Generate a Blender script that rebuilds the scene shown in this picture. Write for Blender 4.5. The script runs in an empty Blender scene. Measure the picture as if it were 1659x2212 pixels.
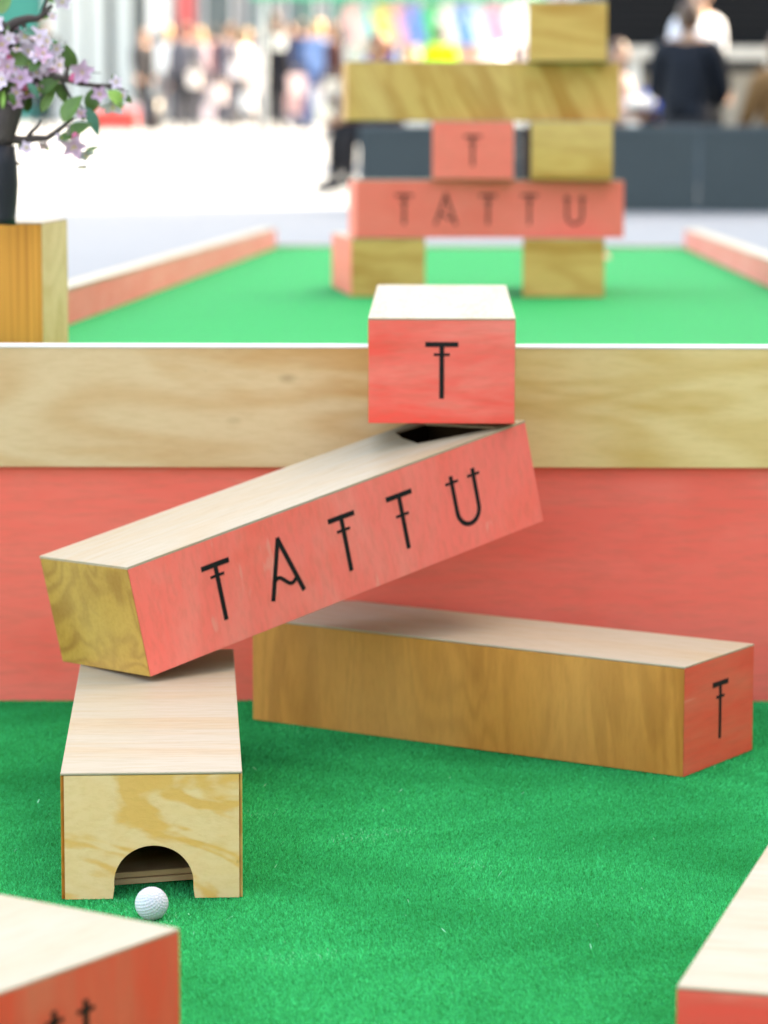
import bpy, bmesh, math, random
import numpy as np
from mathutils import Vector, Matrix, Euler, Quaternion

random.seed(7)
rng = np.random.default_rng(7)
S = bpy.context.scene
COL = S.collection

# ------------------------------------------------------------------ camera, light, exposure
CAM_H, PITCH, FPX, CX, CY, ROLL = 1.08, 0.138, 7000.0, 829.5, 1106.0, 0.002
cam = bpy.data.cameras.new('camera')
cam.sensor_fit = 'HORIZONTAL'
cam.sensor_width = 24.0
cam.lens = FPX / 1659.0 * 24.0
cam.clip_start, cam.clip_end = 0.1, 2000.0
cam.dof.use_dof = True
cam.dof.focus_distance = 4.36
cam.dof.aperture_fstop = 4.0
cam.dof.aperture_blades = 0
cam_o = bpy.data.objects.new('camera', cam)
COL.objects.link(cam_o)
cam_o.location = (0, 0, CAM_H)
cam_o.rotation_euler = (Matrix.Rotation(math.pi / 2 - PITCH, 4, 'X') @ Matrix.Rotation(ROLL, 4, 'Z')).to_euler()
S.camera = cam_o

SUN_EL, SUN_AZ = math.radians(44), math.radians(68)       # azimuth clockwise from +Y: high on the right, a little behind the crowd
w = bpy.data.worlds.new('World')
S.world = w
w.use_nodes = True
wn = w.node_tree
sky = wn.nodes.new('ShaderNodeTexSky')
sky.sky_type = 'NISHITA'
sky.sun_disc = False
sky.sun_elevation = SUN_EL
sky.sun_rotation = SUN_AZ
sky.air_density, sky.dust_density, sky.ozone_density = 1.0, 2.5, 0.6
wn.links.new(sky.outputs[0], wn.nodes['Background'].inputs[0])
wn.nodes['Background'].inputs[1].default_value = 0.15

sun = bpy.data.lights.new('sun', 'SUN')
sun.energy = 3.2
sun.angle = math.radians(0.5)
sun.color = (1.0, 0.95, 0.88)
sun_o = bpy.data.objects.new('sun', sun)
COL.objects.link(sun_o)
sv = Vector((math.cos(SUN_EL) * math.sin(SUN_AZ), math.cos(SUN_EL) * math.cos(SUN_AZ), math.sin(SUN_EL)))
sun_o.rotation_euler = (-sv).to_track_quat('-Z', 'Y').to_euler()
sun_o.location = (10, 3, 12)

vs = S.view_settings
vs.view_transform, vs.look, vs.gamma, vs.use_curve_mapping = 'Standard', 'None', 1.0, False
vs.exposure = 3.04
vs.use_white_balance = True
vs.white_balance_temperature = 9000
vs.white_balance_tint = 10
S.cycles.use_denoising = True
S.cycles.max_bounces = 6
S.cycles.sample_clamp_indirect = 6


def at(x, y, Y):
    """world point at depth plane Y that the photograph shows at (x, y) of a 1659 px wide copy"""
    u, v = (x - CX) / FPX, (y - CY) / FPX
    c, s = math.cos(ROLL), math.sin(ROLL)
    u, v = u * c - v * s, u * s + v * c
    c, s = math.cos(PITCH), math.sin(PITCH)
    d = Vector((u, c - v * s, -s - v * c))
    return Vector((0, 0, CAM_H)) + d * (Y / d.y)


# ------------------------------------------------------------------ object helpers
def link(name, me, mat=None, parent=None):
    o = bpy.data.objects.new(name, me)
    COL.objects.link(o)
    if mat is not None:
        for m in (mat if isinstance(mat, (list, tuple)) else [mat]):
            me.materials.append(m)
    if parent is not None:
        o.parent = parent
    return o


def tag(o, label=None, cat=None, group=None, kind=None):
    if label: o['label'] = label
    if cat: o['category'] = cat
    if group: o['group'] = group
    if kind: o['kind'] = kind
    return o


def thing(name, label, cat, loc=(0, 0, 0), rot=(0, 0, 0), group=None):
    o = bpy.data.objects.new(name, None)
    COL.objects.link(o)
    o.empty_display_size = 0.1
    o.location = loc
    o.rotation_euler = rot
    return tag(o, label, cat, group)


def mesh_from(name, verts, faces, smooth=False, midx=None):
    me = bpy.data.meshes.new(name)
    me.from_pydata([tuple(v) for v in verts], [], faces)
    if smooth:
        me.polygons.foreach_set('use_smooth', [True] * len(me.polygons))
    if midx is not None:
        me.polygons.foreach_set('material_index', midx)
    me.update()
    return me


class MB:
    """collects plain shapes that become ONE mesh object"""
    def __init__(self): self.v, self.f, self.m, self.sm = [], [], [], []

    def add(self, verts, faces, m=0, smooth=False):
        b = len(self.v)
        self.v += [tuple(p) for p in verts]
        self.f += [tuple(i + b for i in f) for f in faces]
        self.m += [m] * len(faces)
        self.sm += [smooth] * len(faces)

    def box(self, x0, x1, y0, y1, z0, z1, m=0, M=None):
        vs_ = [Vector(p) for p in ((x0, y0, z0), (x1, y0, z0), (x1, y1, z0), (x0, y1, z0), (x0, y0, z1), (x1, y0, z1), (x1, y1, z1), (x0, y1, z1))]
        if M is not None: vs_ = [M @ p for p in vs_]
        self.add(vs_, [(0, 3, 2, 1), (4, 5, 6, 7), (0, 1, 5, 4), (1, 2, 6, 5), (2, 3, 7, 6), (3, 0, 4, 7)], m)

    def tube(self, pts, rad, n=8, m=0, cap=True):
        pts = [Vector(p) for p in pts]
        if not isinstance(rad, (list, tuple)): rad = [rad] * len(pts)
        vs_, fs = [], []
        ref = Vector((0.13, 0.31, 0.94)).normalized()
        for i, p in enumerate(pts):
            t = (pts[min(i + 1, len(pts) - 1)] - pts[max(i - 1, 0)]).normalized()
            r_ = ref if abs(t.dot(ref)) < .95 else Vector((1, 0, 0))
            a = t.cross(r_).normalized(); b = t.cross(a)
            for k in range(n):
                q = 2 * math.pi * k / n
                vs_.append(p + (a * math.cos(q) + b * math.sin(q)) * rad[i])
        for i in range(len(pts) - 1):
            for k in range(n):
                k2 = (k + 1) % n
                fs.append((i * n + k, i * n + k2, (i + 1) * n + k2, (i + 1) * n + k))
        if cap:
            fs.append(tuple(range(n - 1, -1, -1)))
            fs.append(tuple((len(pts) - 1) * n + k for k in range(n)))
        self.add(vs_, fs, m, True)

    def ball(self, c, r, seg=12, rings=8, m=0, M=None):
        c = Vector(c); r = Vector(r) if not isinstance(r, (int, float)) else Vector((r, r, r))
        vs_ = [Vector((0, 0, 1))]
        for i in range(1, rings):
            th = math.pi * i / rings
            for k in range(seg):
                ph = 2 * math.pi * k / seg
                vs_.append(Vector((math.sin(th) * math.cos(ph), math.sin(th) * math.sin(ph), math.cos(th))))
        vs_.append(Vector((0, 0, -1)))
        vs_ = [Vector((p.x * r.x, p.y * r.y, p.z * r.z)) for p in vs_]
        if M is not None: vs_ = [M @ p for p in vs_]
        vs_ = [p + c for p in vs_]
        fs = [(0, 1 + k, 1 + (k + 1) % seg) for k in range(seg)]
        for i in range(rings - 2):
            for k in range(seg):
                a = 1 + i * seg; b = a + seg; k2 = (k + 1) % seg
                fs.append((a + k, b + k, b + k2, a + k2))
        e = len(vs_) - 1; a = 1 + (rings - 2) * seg
        fs += [(e, a + (k + 1) % seg, a + k) for k in range(seg)]
        self.add(vs_, fs, m, True)

    def build(self, name, mat=None, parent=None, bevel=0.0, seg=1):
        me = bpy.data.meshes.new(name)
        me.from_pydata(self.v, [], self.f)
        me.polygons.foreach_set('material_index', self.m)
        me.polygons.foreach_set('use_smooth', self.sm)
        if bevel:
            bm = bmesh.new(); bm.from_mesh(me)
            bmesh.ops.recalc_face_normals(bm, faces=bm.faces)
            bmesh.ops.bevel(bm, geom=list(bm.edges), offset=bevel, segments=seg, affect='EDGES', profile=0.5)
            bm.to_mesh(me); bm.free()
        me.update()
        return link(name, me, mat, parent)


# ------------------------------------------------------------------ materials
def new_mat(name):
    m = bpy.data.materials.new(name)
    m.use_nodes = True
    nt = m.node_tree
    return m, nt, nt.nodes['Principled BSDF']


class NB:
    def __init__(self, nt): self.nt = nt

    def n(self, t, **kw):
        x = self.nt.nodes.new(t)
        for k, v in kw.items(): setattr(x, k, v)
        return x

    def put(self, sock, v):
        if isinstance(v, bpy.types.NodeSocket): self.nt.links.new(v, sock)
        else:
            if hasattr(sock, 'default_value'):
                try: sock.default_value = v
                except Exception: sock.default_value = (*v, 1.0)

    def math(self, op, a, b=0.0, c=0.0, clamp=False):
        x = self.n('ShaderNodeMath', operation=op, use_clamp=clamp)
        self.put(x.inputs[0], a); self.put(x.inputs[1], b); self.put(x.inputs[2], c)
        return x.outputs[0]

    def vmath(self, op, a, b=(0, 0, 0)):
        x = self.n('ShaderNodeVectorMath', operation=op)
        self.put(x.inputs[0], a); self.put(x.inputs[1], b)
        return x.outputs[0]

    def noise(self, vec, scale, detail=2.0, rough=0.5, dist=0.0):
        x = self.n('ShaderNodeTexNoise')
        self.put(x.inputs['Vector'], vec); x.inputs['Scale'].default_value = scale
        x.inputs['Detail'].default_value = detail; x.inputs['Roughness'].default_value = rough
        x.inputs['Distortion'].default_value = dist
        return x.outputs[0]

    def ramp(self, v, lo, hi):
        x = self.n('ShaderNodeMapRange', interpolation_type='SMOOTHSTEP')
        self.put(x.inputs[0], v); x.inputs[1].default_value = lo; x.inputs[2].default_value = hi
        return x.outputs[0]

    def mix(self, f, a, b, mode='MIX'):
        x = self.n('ShaderNodeMix', data_type='RGBA', blend_type=mode)
        self.put(x.inputs[0], f)
        for i, v in ((6, a), (7, b)):
            if isinstance(v, bpy.types.NodeSocket): self.nt.links.new(v, x.inputs[i])
            else: x.inputs[i].default_value = (*v, 1.0)
        return x.outputs[2]

    def bump(self, h, strength, dist):
        x = self.n('ShaderNodeBump')
        x.inputs['Strength'].default_value = strength; x.inputs['Distance'].default_value = dist
        self.put(x.inputs['Height'], h)
        return x.outputs[0]


_cache = {}


def plain(name, col, rough=0.6, metal=0.0, var=0.12, scale=8.0, spec=0.4):
    if name in _cache: return _cache[name]
    m, nt, p = new_mat(name)
    b = NB(nt)
    tc = b.n('ShaderNodeTexCoord')
    f = b.noise(tc.outputs['Object'], scale, 3.0)
    lo = tuple(c * (1 - var) for c in col); hi = tuple(min(1, c * (1 + var)) for c in col)
    b.put(p.inputs['Base Color'], b.mix(f, lo, hi))
    p.inputs['Roughness'].default_value = rough
    p.inputs['Metallic'].default_value = metal
    p.inputs['Specular IOR Level'].default_value = spec
    _cache[name] = m
    return m


def wood_coords(b, axis, along=0.12, rot=0.0):
    tc = b.n('ShaderNodeTexCoord')
    oi = b.n('ShaderNodeObjectInfo')
    off = b.vmath('SCALE', oi.outputs['Random']) if False else None
    r = b.math('MULTIPLY', oi.outputs['Random'], 37.0)
    cx = b.n('ShaderNodeCombineXYZ'); b.put(cx.inputs[0], r); b.put(cx.inputs[1], b.math('MULTIPLY', r, 1.7)); b.put(cx.inputs[2], b.math('MULTIPLY', r, .6))
    p = tc.outputs['Object']
    if rot:
        vr = b.n('ShaderNodeVectorRotate', rotation_type='Y_AXIS'); b.put(vr.inputs[0], p); vr.inputs['Angle'].default_value = rot
        p = vr.outputs[0]
    sc = [1.0, 1.0, 1.0]; sc[axis] = along
    q = b.vmath('MULTIPLY', p, tuple(sc))
    return b.vmath('ADD', q, cx.outputs[0]), b.vmath('ADD', p, cx.outputs[0])


def ply(name, axis, base, dark, pale, bands=0.35, blotch=0.5, freq=6.0, along=0.14, rough=0.5, rot=0.0, blo=.5, bhi=.62, knots=0.0):
    """sliced softwood plywood: contour figure from stretched noise, fine fibre, darker blotches"""
    key = (name, axis, rot)
    if key in _cache: return _cache[key]
    m, nt, p = new_mat(name)
    b = NB(nt)
    q, raw = wood_coords(b, axis, along, rot)
    n1 = b.noise(q, freq, 2.0, 0.45, 0.6)
    fig = b.math('MULTIPLY_ADD', b.math('SINE', b.math('MULTIPLY', n1, 62.0)), 0.5, 0.5)
    fig = b.math('POWER', fig, 1.6)
    n2 = b.noise(q, freq * 1.1, 3.0, 0.6, 1.2)
    fine = b.noise(b.vmath('MULTIPLY', q, (1, 1, 1)), 150.0, 3.0, 0.65)
    feather = b.noise(q, 55.0, 2.0, .6)
    bl = b.ramp(b.math('MULTIPLY_ADD', feather, .12, b.math('SUBTRACT', n2, .06)), blo, bhi)
    fib = b.ramp(fine, 0.35, 0.75)
    large = b.noise(q, 3.4, 2.0)
    c = b.mix(b.math('MULTIPLY', fig, bands), base, dark)
    c = b.mix(b.math('MULTIPLY', bl, blotch), c, dark)
    c = b.mix(b.math('MULTIPLY', b.ramp(large, .45, .75), 0.55), c, pale)
    c = b.mix(b.math('MULTIPLY', fib, 0.16), c, tuple(x * .72 for x in dark))
    if knots:
        vo = b.n('ShaderNodeTexVoronoi'); sq = b.vmath('MULTIPLY', raw, tuple(.55 if i == axis else 1.0 for i in range(3)))
        b.put(vo.inputs['Vector'], b.vmath('ADD', sq, (0, 0, 0))); vo.inputs['Scale'].default_value = 11.0
        kn = b.math('MULTIPLY', b.math('SUBTRACT', 1.0, b.ramp(vo.outputs['Distance'], .02, .14)), b.ramp(b.noise(raw, 6.0, 1.0), .52, .62))
        c = b.mix(b.math('MULTIPLY', kn, knots), c, tuple(x * .35 for x in dark))
    # small worn specks and pin knots
    sp = b.ramp(b.noise(raw, 60.0, 1.0), 0.78, 0.84)
    c = b.mix(b.math('MULTIPLY', sp, 0.35), c, tuple(x * .45 for x in dark))
    b.put(p.inputs['Base Color'], c)
    b.put(p.inputs['Roughness'], b.math('MULTIPLY_ADD', fib, 0.12, rough))
    p.inputs['Specular IOR Level'].default_value = 0.22
    b.put(p.inputs['Normal'], b.bump(b.math('ADD', fib, b.math('MULTIPLY', fig, .3)), 0.25, 0.0006))
    _cache[key] = m
    return m


def pink(name, axis, base=(.86, .082, .056), worn=(.86, .25, .19), deep=(.74, .055, .035), wear=0.75, along=0.2):
    key = (name, axis)
    if key in _cache: return _cache[key]
    m, nt, p = new_mat(name)
    b = NB(nt)
    q, raw = wood_coords(b, axis, along)
    n1 = b.noise(q, 8.0, 5.0, 0.65, 0.5)
    n2 = b.noise(raw, 5.0, 3.0, 0.6)
    fine = b.ramp(b.noise(q, 110.0, 3.0, 0.65), .4, .72)
    c = b.mix(b.math('MULTIPLY', b.ramp(n1, .40, .72), wear), base, worn)
    c = b.mix(b.math('MULTIPLY', b.ramp(n2, .52, .72), 0.55), c, deep)
    c = b.mix(b.math('MULTIPLY', fine, 0.22), c, (.50, .15, .09))
    scr = b.ramp(b.noise(q, 34.0, 2.0, .5), .70, .76)
    c = b.mix(b.math('MULTIPLY', scr, 0.3), c, (.78, .40, .30))
    b.put(p.inputs['Base Color'], c)
    b.put(p.inputs['Roughness'], b.math('MULTIPLY_ADD', fine, .12, .5))
    p.inputs['Specular IOR Level'].default_value = 0.2
    b.put(p.inputs['Normal'], b.bump(fine, 0.22, 0.0006))
    _cache[key] = m
    return m


PALE_TOPLIT = lambda ax: ply('pale_toplit_plywood', ax, (.415, .345, .25), (.42, .275, .14), (.435, .375, .285), .30, .4, 5.0, .12, .45)  # less saturated top sheets: strong sky light painted into the colour
HONEY = lambda ax, rot=0.0: ply('honey_plywood', ax, (.60, .345, .10), (.40, .165, .025), (.70, .47, .20), .42, .7, 6.0, .22, .5, rot)
BROWN = lambda ax: ply('brown_plywood', ax, (.58, .225, .04), (.36, .12, .016), (.70, .345, .10), .38, .6, 8.0, .2, .5)
BLOTCH = lambda ax: ply('blotched_plywood', ax, (.80, .53, .27), (.74, .38, .09), (.86, .60, .36), .10, .85, 7.0, .5, .5, 0.0, .475, .55)
SWIRL = lambda ax: ply('swirled_plywood', ax, (.45, .235, .037), (.26, .10, .010), (.58, .37, .11), .8, .4, 7.5, .95, .5)
PLANK_PINE = lambda ax: ply('pine_plank', ax, (.68, .48, .27), (.54, .28, .10), (.76, .59, .38), .42, .75, 4.5, .2, .5, 0.0, .48, .64, .4)
PLANK_GOLD = lambda ax: ply('golden_pine_plank', ax, (.73, .54, .24), (.58, .36, .10), (.80, .64, .36), .42, .75, 4.5, .2, .5, 0.0, .48, .64, .7)
SWIRL_PALE = lambda ax: ply('pale_swirled_plywood', ax, (.64, .44, .22), (.46, .28, .09), (.74, .58, .36), .65, .4, 5.0, .6)
STRIPE = lambda ax: ply('striped_fir', ax, (.70, .28, .042), (.44, .13, .015), (.72, .36, .08), .85, .2, 30.0, .012, .5)
EDGE = plain('plywood_core', (.50, .36, .17), .7, var=.3, scale=90)
WHITE_EDGE = plain('white_edge_band', (.72, .70, .69), .5, var=.06)
INK = plain('black_lettering', (.006, .0065, .006), .6, var=.4, scale=30, spec=.2)
PINK = lambda ax: pink('coral_paint', ax)
PINK_BEAM = lambda ax: pink('brushed_salmon_paint', ax, (.92, .165, .125), (.86, .28, .215), (.90, .125, .08), .55, .35)
PINK_WALL = lambda ax: pink('coral_wall_paint', ax, (.94, .155, .11), (.93, .205, .15), (.91, .125, .085), .6, .16)
PINK_DEEP = lambda ax: pink('deep_coral_paint', ax, (.80, .085, .045), (.70, .19, .11), (.74, .06, .025), .6, .12)
PINK_SOFT = lambda ax: pink('salmon_paint', ax, (.86, .16, .115), (.86, .21, .155), (.82, .13, .09), .5, .3)

TH, GAP, TT = 0.009, 0.0004, 0.0034


def prism(mb, quad_out, quad_in):
    vs_ = list(quad_out) + list(quad_in)
    mb.add(vs_, [(0, 1, 2, 3), (7, 6, 5, 4), (0, 4, 5, 1), (1, 5, 6, 2), (2, 6, 7, 3), (3, 7, 4, 0)])


def holed_panel(parent, mat, dx, dy, z0, z1, hole):
    bm = bmesh.new()
    def loop(pts):
        vv = [bm.verts.new((x, y, z1)) for x, y in pts]
        return [bm.edges.new((vv[i], vv[(i + 1) % len(vv)])) for i in range(len(vv))]
    ed = loop([(0, 0), (dx, 0), (dx, dy), (0, dy)]) + loop(hole)
    bmesh.ops.triangle_fill(bm, edges=ed, use_beauty=True)
    r = bmesh.ops.extrude_face_region(bm, geom=list(bm.faces))
    for v in [g for g in r['geom'] if isinstance(g, bmesh.types.BMVert)]: v.co.z = z0
    bmesh.ops.recalc_face_normals(bm, faces=bm.faces)
    me = bpy.data.meshes.new('top_panel'); bm.to_mesh(me); bm.free()
    return link('top_panel', me, mat, parent)


def block(name, label, cat, dims, loc, rot, mats, group=None, skip=(), hole=None):
    """hollow box of mitred plywood panels; local origin at its lower front left corner"""
    dx, dy, dz = dims
    t = thing(name, label, cat, loc, rot, group)
    zt = dz - TT
    if hole: holed_panel(t, mats['top'], dx, dy, zt, dz, hole)
    else:
        mb = MB(); mb.box(0, dx, 0, dy, zt, dz)
        mb.build('top_panel', mats['top'], t, .0009)
    z0, z1, g = 0.0, zt - GAP, GAP
    if 'front' not in skip:
        mb = MB(); prism(mb, [(g, 0, z0), (dx - g, 0, z0), (dx - g, 0, z1), (g, 0, z1)], [(TH, TH, z0), (dx - TH, TH, z0), (dx - TH, TH, z1), (TH, TH, z1)])
        mb.build('front_panel', mats['front'], t, .0006)
    mb = MB(); prism(mb, [(dx - g, dy, z0), (g, dy, z0), (g, dy, z1), (dx - g, dy, z1)], [(dx - TH, dy - TH, z0), (TH, dy - TH, z0), (TH, dy - TH, z1), (dx - TH, dy - TH, z1)])
    mb.build('back_panel', mats.get('back', mats['front']), t, .0006)
    mb = MB(); prism(mb, [(0, dy - g, z0), (0, g, z0), (0, g, z1), (0, dy - g, z1)], [(TH, dy - TH, z0), (TH, TH, z0), (TH, TH, z1), (TH, dy - TH, z1)])
    mb.build('side_panel', mats['left'], t, .0006)
    mb = MB(); prism(mb, [(dx, g, z0), (dx, dy - g, z0), (dx, dy - g, z1), (dx, g, z1)], [(dx - TH, TH, z0), (dx - TH, dy - TH, z0), (dx - TH, dy - TH, z1), (dx - TH, TH, z1)])
    mb.build('side_panel', mats['right'], t, .0006)
    if 'bottom' not in skip:
        mb = MB(); mb.box(TH + g, dx - TH - g, TH + g, dy - TH - g, .001, TH)
        mb.build('bottom_panel', mats.get('bottom', EDGE), t)
    return t


# ---- lettering: strokes in the plane of a face (u along, v up), 0.8 mm proud
def stroke_quad(a, b, w0, w1=None):
    w1 = w0 if w1 is None else w1
    a, b = Vector(a), Vector(b)
    d = (b - a).normalized(); n = Vector((-d.y, d.x))
    return [a + n * w0 / 2, a - n * w0 / 2, b - n * w1 / 2, b + n * w1 / 2]


def poly_strip(pts, wd):
    """outline of a constant width line through pts as a list of quads (shared mitres)"""
    pts = [Vector(p) for p in pts]
    L, R = [], []
    for i, p in enumerate(pts):
        t = (pts[min(i + 1, len(pts) - 1)] - pts[max(i - 1, 0)]).normalized()
        n = Vector((-t.y, t.x))
        L.append(p + n * wd / 2); R.append(p - n * wd / 2)
    return [[L[i], R[i], R[i + 1], L[i + 1]] for i in range(len(pts) - 1)]


def glyph(ch, u, tick=.106, s=1.0):
    q = []
    if ch == 'T':
        q.append(stroke_quad((u - .0262, .1268), (u + .0262, .1268), .0078))
        q.append(stroke_quad((u, .1235), (u, .0400), .0074))
        q.append(stroke_quad((u - .0128, tick), (u + .0128, tick), .0042))
    elif ch == 'A':
        q.append(stroke_quad((u + .001, .1315), (u - .0305, .0398), .0074))
        q.append(stroke_quad((u - .0005, .1315), (u + .0305, .0392), .0074))
        w_ = [(u - .0235 + .0445 * k / 14, .0655 + .0068 * math.sin(k / 14 * 2 * math.pi) - .003 * k / 14) for k in range(15)]
        q += poly_strip(w_, .0058)
    elif ch == 'U':
        pts = [(u - .0232, .1262), (u - .0230, .07)]
        pts += [(u + .023 * math.cos(math.pi + math.pi * k / 14), .066 + .0245 * math.sin(math.pi + math.pi * k / 14)) for k in range(15)]
        pts += [(u + .0230, .07), (u + .0232, .1262)]
        q += poly_strip(pts, .0072)
        q.append(stroke_quad((u - .0232 - .0130, .1155), (u - .0232 + .0130, .1155), .0042))
        q.append(stroke_quad((u + .0232 - .0125, .1160), (u + .0232 + .0125, .1160), .0042))
    return q


def letter(parent, ch, u, face, dims, tick=.106, s=1.0, v0=0.0):
    """face: 'front' (u along +x at y=0) or 'right' (u along +y at x=dx)"""
    mb = MB()
    for k, quad in enumerate(glyph(ch, 0.0, tick)):
        d = .0008 + .00008 * (k % 3)
        o_, i_ = [], []
        for p in quad:
            uu, vv = u + p.x * s, v0 + p.y * s
            if face == 'front': o_.append((uu, -d, vv)); i_.append((uu, .0004, vv))
            else: o_.append((dims[0] + d, uu, vv)); i_.append((dims[0] - .0004, uu, vv))
        mb.add(o_ + i_, [(0, 1, 2, 3), (0, 4, 5, 1), (1, 5, 6, 2), (2, 6, 7, 3), (3, 7, 4, 0)])
    return mb.build('letter', INK, parent)


WORD = (('T', .1535, .110), ('A', .2750, 0), ('T', .4010, .106), ('T', .5195, .095), ('U', .6515, 0))

# ------------------------------------------------------------------ setting: plaza and greens
def ground_mat():
    m, nt, p = new_mat('pale_plaza_paving')
    b = NB(nt); tc = b.n('ShaderNodeTexCoord')
    o = tc.outputs['Object']
    c = b.mix(b.noise(o, .35, 4.0, .6), (.145, .165, .185), (.185, .203, .222))
    c = b.mix(b.math('MULTIPLY', b.noise(o, 12.0, 4.0, .7), .35), c, (.40, .40, .40))
    br = b.n('ShaderNodeTexBrick'); b.put(br.inputs['Vector'], o)
    br.inputs['Scale'].default_value = 1.0; br.inputs['Brick Width'].default_value = .9; br.inputs['Row Height'].default_value = .6; br.inputs['Mortar Size'].default_value = .006
    c = b.mix(b.math('MULTIPLY', br.outputs['Fac'], .4), c, (.22, .22, .22))
    b.put(p.inputs['Base Color'], c); p.inputs['Roughness'].default_value = .75
    return m


plaza = link('plaza', mesh_from('plaza', [(-600, -600, -.02), (600, -600, -.02), (600, 900, -.02), (-600, 900, -.02)], [(0, 1, 2, 3)]), ground_mat())
tag(plaza, kind='structure')


def turf_mat(name, lo, hi, scale):
    m, nt, p = new_mat(name)
    b = NB(nt); tc = b.n('ShaderNodeTexCoord'); o = tc.outputs['Object']
    f = b.noise(o, scale, 4.0, .7)
    c = b.mix(b.ramp(f, .3, .7), lo, hi)
    c = b.mix(b.math('MULTIPLY', b.noise(o, 3.0, 2.0), .4), c, lo)
    b.put(p.inputs['Base Color'], c); p.inputs['Roughness'].default_value = .75
    p.inputs['Specular IOR Level'].default_value = .05
    b.put(p.inputs['Normal'], b.bump(b.noise(o, scale * 1.2, 3.0, .8), .8, .004))
    return m


mb = MB(); mb.box(-1.02, 1.02, 1.6, 5.44, -.018, -.0042)
lower = mb.build('lower_putting_green', turf_mat('turf_backing', (.003, .18, .03), (.006, .28, .055), 140.0))
tag(lower, kind='structure')


def blades():
    n = 1500000
    x = rng.uniform(-.75, .75, n); y = rng.uniform(3.25, 5.438, n)
    keep = np.abs(x) < .124 * y + .05
    x, y = x[keep], y[keep]; n = len(x)
    # slow waves in pile direction, as in rolled out and trodden carpet
    a = rng.uniform(0, 2 * np.pi, n)
    wave = np.sin(x * 5.3 + 2 * np.sin(y * 3.1)) * np.cos(y * 4.2 + x * 2) + .6 * np.sin(x * 17 + 3 * np.sin(y * 9)) * np.sin(y * 14 + 2 * np.cos(x * 8))
    pile = np.clip(.5 + .35 * wave, 0, 1)
    lean = rng.uniform(.3, 1.0, n)
    h = rng.uniform(.0032, .0064, n) * (.8 + .35 * pile)
    dx = np.cos(a) * lean * h + .0012 * np.sin(3 * y); dy = np.sin(a) * lean * h + .0022 * (pile - .5)
    wd = rng.uniform(.0004, .0008, n)
    odd = rng.choice(n, 70, replace=False)            # loose straw coloured fibres
    dx[odd] *= 2.4; dy[odd] *= 2.4; h[odd] *= 1.5; wd[odd] *= 1.6
    b = a + np.pi / 2 + rng.uniform(-.6, .6, n)
    px, py = np.cos(b) * wd, np.sin(b) * wd
    V = np.empty((n, 4, 3), np.float32)
    V[:, 0] = np.stack([x - px, y - py, np.full(n, -.0005)], 1)
    V[:, 1] = np.stack([x + px, y + py, np.full(n, -.0005)], 1)
    V[:, 2] = np.stack([x + px * .5 + dx, y + py * .5 + dy, h * (1 - .35 * lean)], 1)
    V[:, 3] = np.stack([x - px * .5 + dx, y - py * .5 + dy, h * (1 - .35 * lean)], 1)
    me = bpy.data.meshes.new('turf_blades')
    me.vertices.add(n * 4); me.vertices.foreach_set('co', V.ravel())
    quads = np.arange(n * 4, dtype=np.int32)
    me.loops.add(n * 4); me.loops.foreach_set('vertex_index', quads)
    me.polygons.add(n)
    me.polygons.foreach_set('loop_start', np.arange(0, n * 4, 4, dtype=np.int32))
    me.polygons.foreach_set('loop_total', np.full(n, 4, dtype=np.int32))
    at_ = me.attributes.new('tint', 'FLOAT', 'POINT')
    at_.data.foreach_set('value', np.repeat(np.where(np.isin(np.arange(n), odd), 1.0, rng.uniform(0, 1, n) * (.40 + .60 * pile)).astype(np.float32), 4))
    me.update(calc_edges=True)
    m, nt, p = new_mat('green_turf_blade')
    q = NB(nt)
    an = q.n('ShaderNodeAttribute', attribute_name='tint')
    c = q.mix(an.outputs['Fac'], (.001, .30, .075), (.004, .86, .32))
    c = q.mix(q.ramp(an.outputs['Fac'], .93, .97), c, (.34, .86, .58))  # palest blades paint in glints; the loose fibres share this tone
    q.put(p.inputs['Base Color'], c)
    p.inputs['Roughness'].default_value = .5
    p.inputs['Specular IOR Level'].default_value = .03
    tr = q.n('ShaderNodeBsdfTranslucent'); q.put(tr.inputs[0], c)
    mx = q.n('ShaderNodeMixShader'); mx.inputs[0].default_value = .35
    nt.links.new(p.outputs[0], mx.inputs[1]); nt.links.new(tr.outputs[0], mx.inputs[2])
    nt.links.new(mx.outputs[0], nt.nodes['Material Output'].inputs[0])
    o = link('turf_blades', me, m)
    o.location.z = -.004
    return tag(o, 'short green artificial grass pile of the lower putting green', 'artificial grass', kind='stuff')


blades()

# ------------------------------------------------------------------ raised platform: coral wall, two planks, sloping green, rails
SL = 0.031
def dz_(y): return .404 - SL * (y - 9.4)
WY = 5.43
plat = thing('golf_platform', 'raised putting platform with coral front wall, pine planks and pink edge rails', 'platform', (0, WY, 0))
P = plat.location
xl0, xl1 = -.753 - .035 * (7.81 - 5.46), -.753 + .035 * (15 - 7.81)
xr0, xr1 = 1.123 - .037 * (7.81 - 5.46), 1.123 + .037 * (15 - 7.81)
mb = MB(); mb.box(-1.3, 1.3, .016, .030, -.018, .402)
mb.build('front_wall', PINK_WALL(0), plat)
TX0, TX1, TXM = -.0222, .2145, .09
mb = MB(); mb.box(-1.3, TX0 - .001, 0, .034, .402, .6035); mb.box(TX0 - .001, TXM, 0.0, .034, .402, .5045)
o = mb.build('plank', PLANK_PINE(0), plat); o['label'] = 'pale pinkish pine plank left of the upright block'
mb = MB(); mb.box(-1.3, TX0 - .001, -.002, .040, .6036, .6075); mb.build('top_strip', WHITE_EDGE, o, .001)
mb = MB(); mb.box(TX1 + .001, 1.3, 0, .034, .4025, .6035); mb.box(TXM + .0006, TX1 + .001, 0, .034, .4025, .5045)
o = mb.build('plank', PLANK_GOLD(0), plat); o['label'] = 'golden pine plank with small knots right of the block'
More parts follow.
